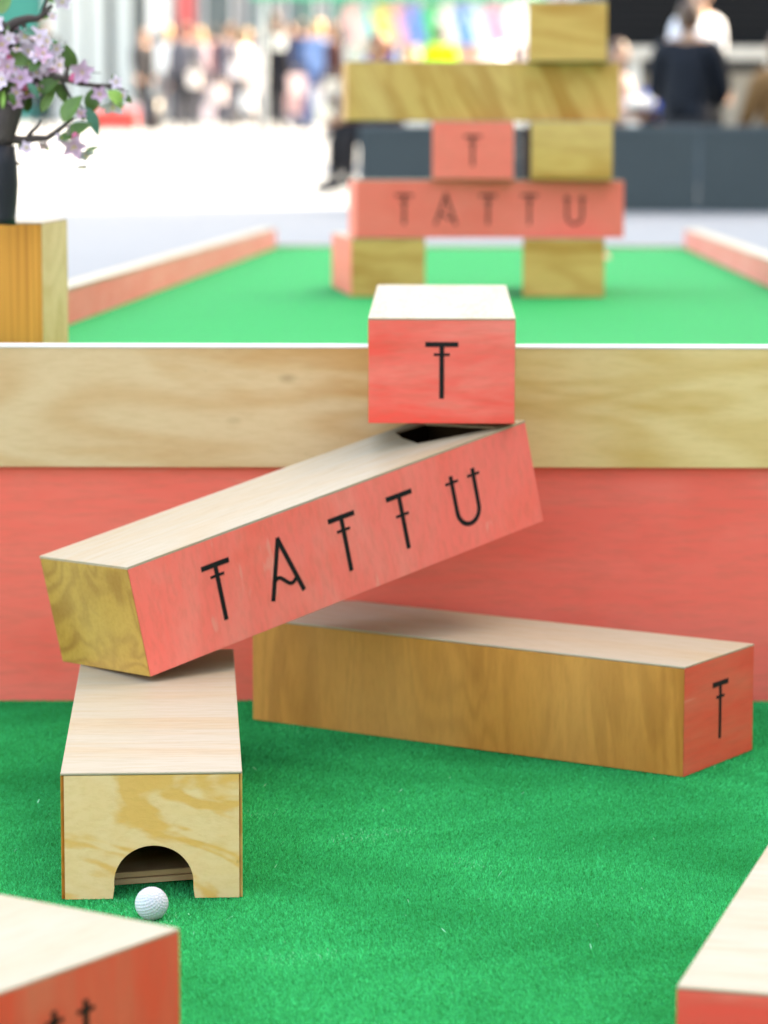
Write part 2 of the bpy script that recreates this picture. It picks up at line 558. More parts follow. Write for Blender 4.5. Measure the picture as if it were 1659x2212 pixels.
mb = MB(); mb.box(TX1 + .001, 1.3, -.002, .040, .6036, .6075); mb.build('top_strip', WHITE_EDGE, o, .001)


def slab(mb, xa, xb, ya, yb, ua, ub, z0, z1):
    """box between y=ya and yb that follows the sloping deck, x from (xa..xb) to (ua..ub), heights above the deck"""
    y0, y1 = ya - WY, yb - WY
    vs_ = [(xa, y0, dz_(ya) + z0), (xb, y0, dz_(ya) + z0), (ub, y1, dz_(yb) + z0), (ua, y1, dz_(yb) + z0),
           (xa, y0, dz_(ya) + z1), (xb, y0, dz_(ya) + z1), (ub, y1, dz_(yb) + z1), (ua, y1, dz_(yb) + z1)]
    mb.add(vs_, [(0, 3, 2, 1), (4, 5, 6, 7), (0, 1, 5, 4), (1, 2, 6, 5), (2, 3, 7, 6), (3, 0, 4, 7)])


mb = MB(); slab(mb, xl0, xr0, 5.466, 15, xl1, xr1, -.03, -.006)
mb.build('deck_board', EDGE, plat)
RT, RH = .066, .088
for (a, b, name) in (((xl0 - RT, xl0 - .001), (xl1 - RT, xl1 - .001), 'left'), ((xr0 + .001, xr0 + RT), (xr1 + .001, xr1 + RT), 'right')):
    mb = MB(); slab(mb, a[0], a[1], 5.466, 15.05, b[0], b[1], -.22, RH - .006)
    r = mb.build('edge_rail', pink('rail_paint', 1, (.86, .20, .18), (.88, .32, .30), (.84, .16, .145), .6, .25), plat, .002)
    mb = MB(); slab(mb, a[0] - .002, a[1] + .002, 5.466, 15.05, b[0] - .002, b[1] + .002, RH - .0055, RH)
    c = mb.build('top_strip', PALE_TOPLIT(1), r)
mb = MB(); slab(mb, xl1, xr1, 15.003, 15.05, xl1, xr1, -.22, .012)
mb.build('end_rail', PALE_TOPLIT(0), plat, .002)
mb = MB(); slab(mb, xl0, xr0, 5.467, 15, xl1, xr1, -.0055, .0)
upper = mb.build('upper_putting_green', turf_mat('upper_turf', (.004, .29, .075), (.012, .41, .125), 160.0))
upper.location = plat.location
tag(upper, kind='structure')
# plinth sides on the plaza
mb = MB(); mb.box(xl0 + .1, xl0 + .12, .04, 9.4, -.02, .28); mb.build('side_panel', PINK_WALL(1), plat)
mb = MB(); mb.box(xr0 - .12, xr0 - .10, .04, 9.4, -.02, .28); mb.build('side_panel', PINK_WALL(1), plat)

# ------------------------------------------------------------------ the toppled blocks on the lower green
G = 'lettered wooden obstacle blocks'
# tunnel block
AW, AL, AH = .235, .885, .168
tun = block('tunnel_block', 'plywood tunnel block with arched hole, standing behind the golf ball', 'wooden block', (AW, AL, AH), (-.418, 4.105, 0), (0, 0, .059),
            dict(top=PALE_TOPLIT(0), front=BLOTCH(0), back=HONEY(0), left=BROWN(1), right=HONEY(1)), G, skip=('front', 'bottom'))


def arch_panel(parent, dx, z1, cx, hw, hs):
    N = 24
    arc = [(cx - hw - .002, 0.0), (cx - hw, hs * .6)] + [(cx - hw * math.cos(math.pi * k / N), hs + (.0706 - hs) * math.sin(math.pi * k / N)) for k in range(N + 1)] + [(cx + hw, hs * .6), (cx + hw + .002, 0.0)]
    x0, x1 = .0042, dx - .0042
    # outer boundary matched point by point to the arch
    out = []
    for (ax, az) in arc:
        if az < hs * .9: out.append((x0 if ax < cx else x1, az if az else 0.0))
        else:
            a = math.atan2(az - hs, ax - cx)
            t = min((x1 - cx) / max(math.cos(a), 1e-6) if math.cos(a) > 0 else (x0 - cx) / min(math.cos(a), -1e-6), (z1 - hs) / max(math.sin(a), 1e-6))
            out.append((cx + t * math.cos(a), hs + t * math.sin(a)))
    # corners
    def snap(c):
        k = min(range(len(out)), key=lambda i: (out[i][0] - c[0]) ** 2 + (out[i][1] - c[1]) ** 2); out[k] = c
    snap((x0, z1)); snap((x1, z1))
    n = len(arc)
    V = [(x, .0006, z) for x, z in arc] + [(x, .0006, z) for x, z in out] + [(x, .0096, z) for x, z in arc] + [(x, .0096, z) for x, z in out]
    F = []
    for i in range(n - 1):
        F.append((i, i + 1, n + i + 1, n + i))
        F.append((2 * n + i + 1, 2 * n + i, 3 * n + i, 3 * n + i + 1))
        F.append((i + 1, i, 2 * n + i, 2 * n + i + 1))
        F.append((n + i, n + i + 1, 3 * n + i + 1, 3 * n + i))
    for i in (0, n - 1):
        F.append((i, n + i, 3 * n + i, 2 * n + i))
    bm = bmesh.new(); vv = [bm.verts.new(v) for v in V]
    for f in F: bm.faces.new([vv[i] for i in f])
    bmesh.ops.recalc_face_normals(bm, faces=bm.faces)
    me = bpy.data.meshes.new('front_panel'); bm.to_mesh(me); bm.free()
    return link('front_panel', me, BLOTCH(0), parent)


arch_panel(tun, AW, AH - TT - .0006, .1195, .0515, .022)
M = Matrix.Translation((.118, .075, .006)) @ Matrix.Rotation(-.05, 4, 'Y') @ Matrix.Rotation(.06, 4, 'Z')
for k, (za, zb, yo) in enumerate(((-.004, .0035, 0), (.0042, .0115, .004))):
    mb = MB(); mb.box(-.104, .104, yo, .5, za, zb, 0, M)
    mb.build('ramp_board', PLANK_PINE(0), tun, .0006)

# slanting beam lettered on its long side
BR = Matrix.Rotation(.6905, 4, 'Z') @ Matrix.Rotation(-.2055, 4, 'Y') @ Matrix.Rotation(-.0494, 4, 'X')
bdim = (.8014, .236, .170)
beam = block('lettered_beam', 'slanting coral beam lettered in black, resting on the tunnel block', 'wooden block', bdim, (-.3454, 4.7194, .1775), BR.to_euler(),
             dict(top=PALE_TOPLIT(0), front=PINK_BEAM(2), back=HONEY(0), left=SWIRL(2), right=PINK_BEAM(2)), G, hole=[(.650, .094), (.755, .018), (.758, .030), (.756, .20), (.70, .212), (.672, .16)])  # cut-out shaped after the cast shadow of the block above
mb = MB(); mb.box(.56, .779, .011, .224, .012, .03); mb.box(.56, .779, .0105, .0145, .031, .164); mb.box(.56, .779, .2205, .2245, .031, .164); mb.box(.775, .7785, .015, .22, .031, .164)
mb.build('shadow_lining', plain('shadow_brown_lining', (.020, .011, .005), .9, spec=.1), beam)  # dark lining below the cut-out stands in for that shadow
for ch, u, tk in WORD: letter(beam, ch, u, 'front', bdim, tk)

# long block lying to the right with a lettered end
cdim = (.801, .237, .171)
lying = block('long_block', 'brown plywood block lying on the lower green, coral end lettered once', 'wooden block', cdim, (-.217, 5.274, 0), (0, 0, -.57),
              dict(top=PALE_TOPLIT(0), front=BROWN(2), back=HONEY(0), left=HONEY(2), right=PINK_DEEP(1)), G)
letter(lying, 'T', .1205, 'right', cdim, .106)

# block pushed through the plank
tdim = (.2355, .778, .169)
top_t = block('end_on_block', 'coral fronted block set between the two planks, one black letter', 'wooden block', tdim, (-.026, 5.165, .5065), (0, 0, -.017),
              dict(top=PALE_TOPLIT(1), front=PINK(0), back=HONEY(0), left=HONEY(1), right=HONEY(1)), G, skip=('bottom',))
letter(top_t, 'T', .1178, 'front', tdim, .1105)

# foreground blocks
def frame_block(z, ax, ay, bx, by):
    pass


pe = Vector((-.200, 3.099, 0)); pa = Vector((-.379, 3.253, 0)); pc = Vector((-.352, 2.8765, 0))
dirl = (pc - pe).normalized()                       # along the lettered face, away from the right corner
yaw_e = math.atan2(-dirl.y, -dirl.x)                # local +x runs towards the right corner
edim = (.80, .236, .236)
o_e = pe - Vector((math.cos(yaw_e), math.sin(yaw_e), 0)) * edim[0]
fg = block('lettered_beam', 'tall coral beam cut off by the lower left corner, two black strokes showing', 'wooden block', edim, (o_e.x, o_e.y, 0), (0, 0, yaw_e),
           dict(top=PALE_TOPLIT(0), front=PINK_DEEP(2), back=HONEY(0), left=HONEY(2), right=PINK_DEEP(2)), G)
for ch, u, tk in WORD: letter(fg, ch, u - .02, 'front', edim, tk, 1.0, .073)

pf = Vector((.292, 3.128, 0))
fdim = (.236, .80, .170)
rg = block('end_on_block', 'pale topped coral block cut off by the lower right corner', 'wooden block', fdim, (pf.x, pf.y, 0), (0, 0, -.265),
           dict(top=PALE_TOPLIT(0), front=PINK(0), back=HONEY(0), left=HONEY(1), right=HONEY(1)), G)

# ------------------------------------------------------------------ golf ball
def golf_ball():
    bm = bmesh.new()
    bmesh.ops.create_icosphere(bm, subdivisions=6, radius=1.0)
    n = 340
    i = np.arange(n) + .5
    ph = np.arccos(1 - 2 * i / n); th = np.pi * (1 + 5 ** .5) * i
    C = np.stack([np.cos(th) * np.sin(ph), np.sin(th) * np.sin(ph), np.cos(ph)], 1)
    co = np.array([v.co[:] for v in bm.verts])
    ang = np.arccos(np.clip(co @ C.T, -1, 1)).min(1)
    r0 = .088
    dep = np.where(ang < r0, .042 * (1 - (ang / r0) ** 2), 0)
    co *= (.0213 * (1 - dep))[:, None]
    for v, c in zip(bm.verts, co): v.co = c
    me = bpy.data.meshes.new('golf_ball'); bm.to_mesh(me); bm.free()
    me.polygons.foreach_set('use_smooth', [True] * len(me.polygons))
    m, nt, p = new_mat('white_ball_cover')
    b = NB(nt); tc = b.n('ShaderNodeTexCoord')
    c = b.mix(b.math('MULTIPLY', b.noise(tc.outputs['Object'], 90.0, 3.0), .35), (.55, .56, .61), (.47, .48, .52))
    b.put(p.inputs['Base Color'], c)
    p.inputs['Roughness'].default_value = .32; p.inputs['Subsurface Weight'].default_value = .05
    o = link('golf_ball', me, m)
    o.location = (-.2945, 4.014, .0192)
    o.rotation_euler = (.5, .3, .2)
    tag(o, 'white dimpled golf ball in front of the arched hole', 'golf ball')


golf_ball()

# ------------------------------------------------------------------ stacked tower on the upper green
TY = 9.4
GT = 'blocks of the stacked tower'
ORG = Vector((at(842, 642, TY).x, TY, 0)); ORG.z = dz_(TY) + .002
R_T = Matrix.Rotation(-SL, 4, 'X') @ Matrix.Rotation(.085, 4, 'Z')


def tower_block(name, label, xpx, lvl, dims, mats, yoff=0.0, yaw=0.0, word=None):
    """xpx: photograph x of the front left corner; lvl: course in the stack"""
    x = (xpx - 829.5) * TY / FPX
    c = Vector((x, TY, dz_(TY) + .002)) + Vector((0, yoff, 0))
    c.z = dz_(c.y) + .002 + lvl * .1695
    rot = (Matrix.Rotation(-SL, 4, 'X') @ Matrix.Rotation(.085 + yaw, 4, 'Z')).to_euler()
    t = block(name, label, 'wooden block', dims, c, rot, mats, GT)
    for ch, u, tk, s in (word or ()):
        letter(t, ch, u, 'front', dims, tk, s)
    return t


SH = (.236, .80, .1685); LG = (.785, .236, .1685)
HM = dict(top=PALE_TOPLIT(1), front=HONEY(0), back=HONEY(0), left=HONEY(1), right=HONEY(1))
tower_block('tower_block', 'bottom left block of the tower, its coral long side showing', 758, 0, (.215, .82, .1685), dict(HM, left=PINK_SOFT(1)), 0, .0)
tower_block('tower_block', 'bottom right plywood block of the tower on the green', 1128, 0, SH, HM, 0, -.135)
tower_block('tower_beam', 'long coral beam low in the tower, lettered in five black capitals', 768, 1, LG, dict(top=PALE_TOPLIT(0), front=PINK_SOFT(0), back=HONEY(0), left=PINK_SOFT(2), right=PINK_SOFT(2)), 0, .02,
            tuple((c, u - .014, tk, .97) for c, u, tk in (('T', .1535, .106), ('A', .2750, 0), ('T', .3990, .106), ('T', .5200, .108), ('U', .6530, 0))))
tower_block('tower_block', 'small coral block with one black letter, middle of the tower', 931, 2, SH, dict(HM, front=PINK_SOFT(0)), 0, -.105, (('T', .1170, .106, .97),))
tower_block('tower_block', 'plywood block beside the coral lettered one, under the long top beam', 1144, 2, SH, HM, .02, -.135)
tower_block('tower_beam', 'long plywood beam with slanting grain near the top of the tower', 750, 3, (.79, .236, .1685), dict(top=PALE_TOPLIT(0), front=HONEY(2, .45), back=HONEY(0), left=HONEY(2), right=HONEY(2)), 0, -.0)
tower_block('tower_block', 'single plywood block at the very top of the tower', 1136, 4, (.226, .30, .1685), HM, 0, -.15)

# ------------------------------------------------------------------ planter box and blossom tree
pb = at(92, 745, 5.80)
pbx = block('planter_box', 'striped wooden planter box at the left end of the plank wall', 'planter', (.34, .16, .792 - dz_(5.8)), (0, 0, 0), (0, 0, -.19),
            dict(top=PALE_TOPLIT(0), front=STRIPE(2), back=HONEY(2), left=HONEY(2), right=SWIRL_PALE(2)))
c_, s_ = math.cos(-.19), math.sin(-.19)
pbx.location = (pb.x - .34 * c_, 5.80 - .34 * s_, dz_(5.8) + .003)


def bark_mat():
    m, nt, p = new_mat('grey_brown_bark')
    b = NB(nt); tc = b.n('ShaderNodeTexCoord'); o = tc.outputs['Object']
    f = b.noise(b.vmath('MULTIPLY', o, (1, 1, .3)), 90.0, 5.0, .7)
    b.put(p.inputs['Base Color'], b.mix(f, (.018, .014, .013), (.10, .075, .065)))
    p.inputs['Roughness'].default_value = .85
    b.put(p.inputs['Normal'], b.bump(f, .8, .004))
    return m


BARK = bark_mat()
BLACK_WRAP = plain('black_wrapping', (.010, .012, .018), .55, var=.4, scale=25)
LEAF = [plain('dark_green_leaf', (.055, .125, .02), .45, var=.45, scale=60), plain('mid_green_leaf', (.10, .20, .045), .45, var=.35, scale=60), plain('blue_green_leaf', (.05, .19, .12), .4, var=.35, scale=60), plain('lime_leaf', (.22, .42, .08), .45, var=.3, scale=60)]
PETAL = [plain('white_pink_petal', (.70, .58, .68), .5, var=.14, scale=70), plain('lilac_pink_petal', (.62, .40, .56), .5, var=.2, scale=70)]
BUD = plain('pink_bud', (.62, .12, .24), .5, var=.25, scale=60)
STAMEN = plain('yellow_stamen', (.62, .50, .10), .6, var=.3, scale=200)
TD = 5.72
tree = thing('blossom_tree', 'small pink blossom tree with dark bark growing from the striped planter', 'tree', at(-8, 480, TD))
T0 = tree.location


def tp(x, y, dy=0.0): return at(x, y, TD + dy) - T0


def zp(x, y, dy=0.0): return tp(x * .36, y * .36, dy)   # coordinates read in an enlarged crop


mb = MB()
mb.tube([tp(-8, 486), tp(-7, 470), tp(-6, 440), tp(-5, 400), tp(-6, 360), tp(-7, 318)], [.033, .031, .033, .034, .033, .030], 14)
mb.build('trunk_wrap', BLACK_WRAP, tree)
mb = MB()
mb.tube([tp(-7, 330), tp(-3, 300), tp(2, 280), tp(8, 262), tp(20, 235), tp(34, 205)], [.027, .026, .026, .025, .022, .017], 12)
mb.tube([tp(2, 285), tp(-12, 250), tp(-20, 190), tp(-16, 120), tp(-6, 80), tp(4, 62)], [.024, .022, .020, .017, .013, .011], 10)
mb.build('trunk', BARK, tree)


def branch(pts, r0, r1, name='branch'):
    n = len(pts)
    mb = MB(); mb.tube(pts, [r0 + (r1 - r0) * i / (n - 1) for i in range(n)], 8)
    return mb.build(name, BARK, tree)


branch([tp(0, 318), zp(70, 845), zp(130, 850), zp(200, 840), zp(270, 838), zp(330, 800), zp(380, 760), zp(430, 720, -.01)], .010, .0028)
branch([zp(150, 845), zp(180, 800), zp(215, 770), zp(240, 735)], .005, .0022)
branch([tp(28, 215), zp(130, 560), zp(190, 500), zp(250, 470), zp(320, 480, -.01), zp(400, 485), zp(470, 510), zp(560, 520), zp(640, 520), zp(700, 530), zp(760, 560)], .010, .0014)
branch([zp(360, 490), zp(390, 460), zp(398, 420), zp(380, 385), zp(330, 370), zp(290, 330)], .0045, .002)
branch([tp(-6, 80), zp(30, 180), zp(90, 140), zp(160, 120), zp(215, 120), zp(255, 90), zp(295, 45), zp(300, 35)], .012, .0022)
branch([zp(235, 115), zp(250, 60), zp(265, 20), zp(275, -30)], .0045, .003)
branch([zp(110, 135), zp(150, 190), zp(170, 230), zp(205, 270)], .005, .002)
branch([zp(20, 900), zp(60, 960), zp(90, 985), zp(130, 1003)], .007, .001)
branch([zp(60, 330), zp(30, 200), zp(-20, 120)], .009, .006)
branch([zp(620, 520), zp(660, 555), zp(675, 600)], .002, .0012)
branch([zp(360, 490), zp(420, 600), zp(470, 640), zp(510, 690)], .003, .0014)
branch([zp(430, 900), zp(432, 960), zp(415, 1020), zp(385, 1050)], .0016, .0008, 'stem')
branch([zp(385, 385), zp(388, 300), zp(386, 250)], .002, .0007)
branch([zp(400, 470), zp(470, 450), zp(540, 440), zp(595, 446)], .002, .0007)


def leaf(c, ang, ln, wd, mat, tilt=0.0, curl=.25, dy=0.0):
    ln, wd = ln * .9, wd * .88
    """pointed leaf with midrib fold, thin but solid"""
    N = 9
    prof = [max(.001, math.sin(math.pi * (k / (N - 1)) ** .8)) ** .9 for k in range(N)]
    V, F = [], []
    for k in range(N):
        s_ = k / (N - 1); x = (s_ - .5) * ln; z = -curl * ln * (s_ - .4) ** 2
        wv = wd / 2 * prof[k]
        V += [(x, -wv, z + wv * .35), (x, 0, z), (x, wv, z + wv * .35)]
    n1 = len(V)
    V += [(a, b_, c_ - .0005) for a, b_, c_ in V]
    for k in range(N - 1):
        for j in (0, 1):
            a = k * 3 + j
            F.append((a, a + 1, a + 4, a + 3)); F.append((n1 + a + 3, n1 + a + 4, n1 + a + 1, n1 + a))
    me = mesh_from('leaf', V, F, True)
    o = link('leaf', me, mat, tree)
    o.location = c + Vector((0, dy, 0))
    # leaf lies roughly in the picture plane, tipped towards the light
    o.rotation_euler = (Matrix.Rotation(-ang, 4, 'Y') @ Matrix.Rotation(math.pi / 2 - .6 + tilt, 4, 'X')).to_euler()
    return o


R = math.radians
for (x, y, a, l, w_, mi, tl) in (
    (412, 345, 115, .052, .036, 0, .1), (90, 362, -15, .075, .034, 1, .2), (305, 285, 10, .040, .030, 2, -.2), (285, 520, 30, .050, .030, 0, .3), (362, 570, -65, .048, .026, 0, 0),
    (285, 600, 60, .062, .022, 1, .4), (425, 655, 55, .066, .038, 1, .1), (560, 595, 65, .062, .038, 0, .2), (690, 600, -50, .044, .034, 3, -.2), (548, 735, -65, .062, .026, 2, .1),
    (465, 780, 25, .058, .028, 0, .2), (405, 825, 10, .040, .018, 0, .3), (20, 30, 60, .046, .034, 1, .1), (330, -8, 10, .050, .026, 1, .1), (5, 610, 80, .040, .030, 3, 0),
    (255, 330, 100, .035, .022, 0, .2), (20, 520, 30, .045, .030, 0, .1), (150, 630, 80, .035, .02, 0, .4), (70, 250, 70, .05, .034, 2, .1), (540, 905, 25, .034, .012, 1, .1), (75, 540, 15, .04, .03, 3, .1), (-60, 300, 10, .07, .04, 0, .2), (-80, 180, 40, .06, .035, 1, .1)):
    leaf(zp(x, y), R(a), l, w_, LEAF[mi], tl, .3, random.uniform(-.02, .02))


def flower(c, size, pm, face=(0, -1, .3), roll=0.0, open_=1.0):
    """five cupped petals round a few stamens, one mesh"""
    mb = MB()
    N, Wn = 5, 4
    for k in range(5):
        a = roll + 2 * math.pi * k / 5 + random.uniform(-.15, .15)
        ll = size * random.uniform(.44, .54); ww = size * random.uniform(.34, .42)
        cup = random.uniform(.05, .40) * open_
        V, F = [], []
        for i in range(N + 1):
            s_ = i / N
            wv = ww * .5 * math.sin(math.pi * (.08 + .92 * s_) ** .75) ** .8 if i < N else ww * .12
            for j in range(Wn + 1):
                q = j / Wn * 2 - 1
                V.append(Vector((s_ * ll, q * wv, cup * ll * (s_ ** 1.6) + .28 * wv * q * q)))
        b0 = len(V)
        V += [v - Vector((0, 0, .0005)) for v in V]
        for i in range(N):
            for j in range(Wn):
                p_ = i * (Wn + 1) + j
                F.append((p_, p_ + Wn + 1, p_ + Wn + 2, p_ + 1)); F.append((b0 + p_, b0 + p_ + 1, b0 + p_ + Wn + 2, b0 + p_ + Wn + 1))
        rm = Matrix.Rotation(a, 3, 'Z')
        mb.add([rm @ v for v in V], F, 0, True)
    for k in range(7):
        a = random.uniform(0, 6.28); r_ = size * random.uniform(.02, .11)
        tip = Vector((math.cos(a) * r_, math.sin(a) * r_, size * random.uniform(.12, .2)))
        mb.tube([(0, 0, 0), tip], [.0005, .0004], 4, 1); mb.ball(tip, .0011, 5, 4, 1)
    o = mb.build('flower', [pm, STAMEN], tree)
    o.location = c
    o.rotation_euler = Vector(face).normalized().to_track_quat('Z', 'Y').to_euler()
    return o


for (x, y, sz, pm, f) in (
    (222, 232, .050, 0, (.3, -1, .5)), (165, 312, .048, 0, (-.4, -1, -.1)), (258, 388, .046, 0, (.2, -.8, .5)), (335, 400, .040, 0, (.8, -.6, .3)), (212, 440, .042, 0, (.3, -1, -.3)), (122, 480, .050, 1, (-.2, -1, .3)),
    (30, 452, .044, 0, (-.2, -1, .3)), (8, 255, .034, 0, (-.3, -1, .5)), (88, 312, .026, 0, (.2, -.4, 1)), (478, 435, .056, 1, (.2, -1, -.2)), (150, 585, .050, 1, (.0, -.5, .9)), (665, 640, .056, 0, (.1, -.6, -.8)),
    (436, 882, .056, 1, (.0, -.9, -.5)), (505, 930, .044, 0, (.5, -.5, -.8)), (478, 1000, .034, 0, (.1, -.3, -1)), (360, 12, .042, 0, (.2, -1, -.4)), (8, 390, .038, 1, (-.3, -1, .2)), (160, 400, .03, 0, (.2, -1, .4)), (265, 255, .030, 0, (.7, -.6, .2)),
    (-40, 360, .05, 0, (.1, -1, .2)), (-70, 480, .05, 1, (.1, -1, .2)), (-50, 150, .05, 0, (.1, -1, .2)), (70, 430, .032, 0, (.4, -1, .5))):
    flower(zp(x, y, random.uniform(-.035, 0.0)), sz * .84, PETAL[pm], f, random.uniform(0, 6))
for k in range(20):
    ang, rr = random.uniform(0, 6.28), random.uniform(.2, 1) ** .6
    cx_, cy_ = 95 + 175 * rr * math.cos(ang), 420 + 210 * rr * math.sin(ang)
    flower(zp(cx_, cy_, random.uniform(-.05, .05)), random.uniform(.026, .040), PETAL[k % 2], (random.uniform(-.7, .7), -.8, random.uniform(-.6, .8)), random.uniform(0, 6))
for (xa, ya, xb, yb) in ((330, 480, 300, 420), (250, 470, 230, 540), (470, 510, 500, 470), (560, 520, 590, 570), (330, 800, 360, 840), (200, 840, 250, 880), (205, 270, 240, 300), (150, 190, 100, 230), (640, 520, 690, 500), (700, 530, 730, 580), (430, 720, 470, 690), (380, 760, 420, 790), (130, 850, 150, 900), (290, 330, 330, 300), (255, 90, 300, 110)):
    branch([zp(xa, ya), zp((xa + xb) / 2 + 8, (ya + yb) / 2), zp(xb, yb, -.01)], .0016, .0006, 'twig')
    flower(zp(xb, yb, -.012), random.uniform(.020, .030), PETAL[random.randint(0, 1)], (random.uniform(-.8, .8), -.8, random.uniform(-.6, .7)), random.uniform(0, 6))
    leaf(zp(xb + random.uniform(-30, 30), yb + random.uniform(-20, 30)), random.uniform(-1.4, 1.6), random.uniform(.022, .032), .014, LEAF[random.choice((0, 1, 1, 2))], random.uniform(-.2, .4), .3)
for k in range(26):
    ang, rr = random.uniform(0, 6.28), random.uniform(.2, 1) ** .6
    cx_, cy_ = 110 + 210 * rr * math.cos(ang), 420 + 250 * rr * math.sin(ang)
    leaf(zp(cx_, cy_), random.uniform(-1.5, 1.9), random.uniform(.028, .044), random.uniform(.015, .024), LEAF[random.choice((0, 0, 1, 1, 2))], random.uniform(-.2, .4), .3, random.uniform(-.05, .06))
for (x, y) in ((40, 370), (446, 832), (432, 472), (145, 522), (110, 520)):
    mb = MB(); mb.ball((0, 0, 0), (.007, .007, .010), 10, 8)
    o = mb.build('bud', BUD, tree); o.location = zp(x, y, -.02); o.rotation_euler = (random.uniform(-.6, .6), random.uniform(-.6, .6), 0)

# ------------------------------------------------------------------ terrace barrier behind the tower
def barrier(x0px, x1px, Y, label):
    a, b = at(x0px, 450, Y), at(x1px, 450, Y)
    L = b.x - a.x; Hh = .635
    t = thing('barrier_panel', label, 'barrier', (a.x, Y, -.02), (0, 0, 0), 'ribbed grey barriers round the terrace')
    mb = MB()
    n = 26
    V, F = [], []
    for i in range(n):
        z0 = .02 + (Hh - .05) * i / n; z1 = .02 + (Hh - .05) * (i + .72) / n
        mb.box(.02, L - .02, .0, .05, z0, z1)
    mb.box(.02, L - .02, .012, .045, .0, Hh - .02)
    mb.build('ribbed_panel', plain('grey_blue_panel', (.050, .070, .078), .55, var=.1, scale=3), t)
    mb = MB(); mb.box(0, L, -.01, .06, Hh - .03, Hh); mb.build('top_cap', plain('grey_cap', (.06, .085, .10), .5), t, .004)
    for xx in (.0, L - .02):
        mb = MB(); mb.box(xx, xx + .0195, -.004, .055, 0, Hh - .031); mb.build('post', plain('grey_post', (.05, .075, .09), .5), t)
    return t


barrier(772, 1118, 24.2, 'ribbed grey barrier panel seen through the stacked tower')
barrier(1148, 1504, 24.2, 'ribbed grey barrier panel just right of the stacked tower')
barrier(1506, 1865, 24.2, 'ribbed grey barrier panel at the right edge, farthest from the tower')
a = at(1118, 450, 24.3)
t = thing('wooden_post', 'dark brown post in the gap between two grey barriers', 'post', (a.x + .001, 24.22, -.02))
mb = MB(); mb.box(0, .101, 0, .075, 0, .62); mb.build('shaft', plain('dark_brown_wood', (.03, .014, .008), .6, var=.3), t, .004)
mb = MB(); mb.box(.0005, .1005, -.006, .081, .62, .635); mb.build('cap', plain('dark_brown_wood', (.03, .014, .008)), t, .002)

# ------------------------------------------------------------------ people
SKINS = [plain('fair_skin', (.48, .28, .20), .5, var=.06), plain('tan_skin', (.34, .19, .12), .5, var=.06), plain('deep_skin', (.16, .08, .05), .5, var=.06)]
DARKM = plain('dark_features', (.03, .015, .012), .4)
HAIRS = dict(brown=plain('brown_hair', (.07, .035, .02), .45, var=.35, scale=40), black=plain('black_hair', (.012, .010, .010), .4, var=.4, scale=40), blond=plain('blond_hair', (.42, .28, .12), .45, var=.3, scale=40), auburn=plain('auburn_hair', (.14, .045, .02), .45, var=.3, scale=40))
CLOTH = {}


def cloth(c):
    if c not in CLOTH: CLOTH[c] = plain('fabric', c, .8, var=.15, scale=14, spec=.2); _cache.pop('fabric')
    return CLOTH[c]


SHOE = plain('dark_shoe', (.02, .02, .022), .5)
GP = 'people on the plaza'


def skeleton(pose, seed):
    r = random.Random(seed)
    j = {}
    if pose == 'sit':
        dz = -.46
        hips, knees, ank, toe = [(s * .09, .02, .93 + dz) for s in (-1, 1)], [(s * .13, -.40, .97 + dz) for s in (-1, 1)], [(s * .13, -.40 - r.uniform(-.05, .15), .10) for s in (-1, 1)], [(s * .14, -.58 - r.uniform(0, .08), .05) for s in (-1, 1)]
        lean = r.uniform(.02, .10)
    else:
        dz = 0.0
        st = r.uniform(.10, .24) if pose == 'walk' else r.uniform(.0, .04)
        hips = [(s * .09, 0, .92) for s in (-1, 1)]
        knees = [(-.10, -.05 - st * .5, .50), (.10, -.02 + st * .3, .49)]
        ank = [(-.10, -st, .085), (.10, st + .02, .10 + (.05 if pose == 'walk' else 0))]
        toe = [(-.11, -st - .16, .035), (.11, st - .13, .035)]
        lean = .02
    j['pelvis'] = (0, .01, .96 + dz); j['waist'] = (0, .0 - lean * .4, 1.10 + dz); j['chest'] = (0, -lean, 1.32 + dz); j['neck'] = (0, -lean - .005, 1.475 + dz); j['skull'] = (0, -lean - .02, 1.57 + dz)
    for i, s in enumerate((-1, 1)):
        j['hip%d' % i], j['knee%d' % i], j['ankle%d' % i], j['toe%d' % i] = hips[i], knees[i], ank[i], toe[i]
        j['clav%d' % i] = (s * .09, -lean + .005, 1.43 + dz); j['sho%d' % i] = (s * .185, -lean + .01, 1.405 + dz)
        fwd = r.uniform(-.02, .10)
        if pose == 'sit' or (r.random() < .4):
            j['elb%d' % i] = (s * .25, -lean - .03 - fwd, 1.15 + dz); j['wri%d' % i] = (s * .13, -lean - .28, 1.14 + dz + r.uniform(-.08, .08))
        else:
            sw = s * (st if pose == 'walk' else .02) * .7
            j['elb%d' % i] = (s * .235, -lean + .03 + sw * .5, 1.13); j['wri%d' % i] = (s * .25, -lean - .04 + sw, .885)
    return j


RAD = dict(pelvis=(.155, .12), waist=(.135, .10), chest=(.155, .115), neck=(.055, .055), skull=(.05, .06), hip=(.092, .092), knee=(.058, .06), ankle=(.038, .042), toe=(.038, .028), clav=(.075, .075), sho=(.066, .066), elb=(.044, .044), wri=(.028, .030))
BONES = [('pelvis', 'waist', 'top'), ('waist', 'chest', 'top'), ('chest', 'neck', 'top'), ('neck', 'skull', 'skin')]
for i in '01':
    BONES += [('pelvis', 'hip' + i, 'bottom'), ('hip' + i, 'knee' + i, 'bottom'), ('knee' + i, 'ankle' + i, 'bottom'), ('ankle' + i, 'toe' + i, 'shoe'), ('chest', 'clav' + i, 'top'), ('clav' + i, 'sho' + i, 'top'), ('sho' + i, 'elb' + i, 'top'), ('elb' + i, 'wri' + i, 'top')]


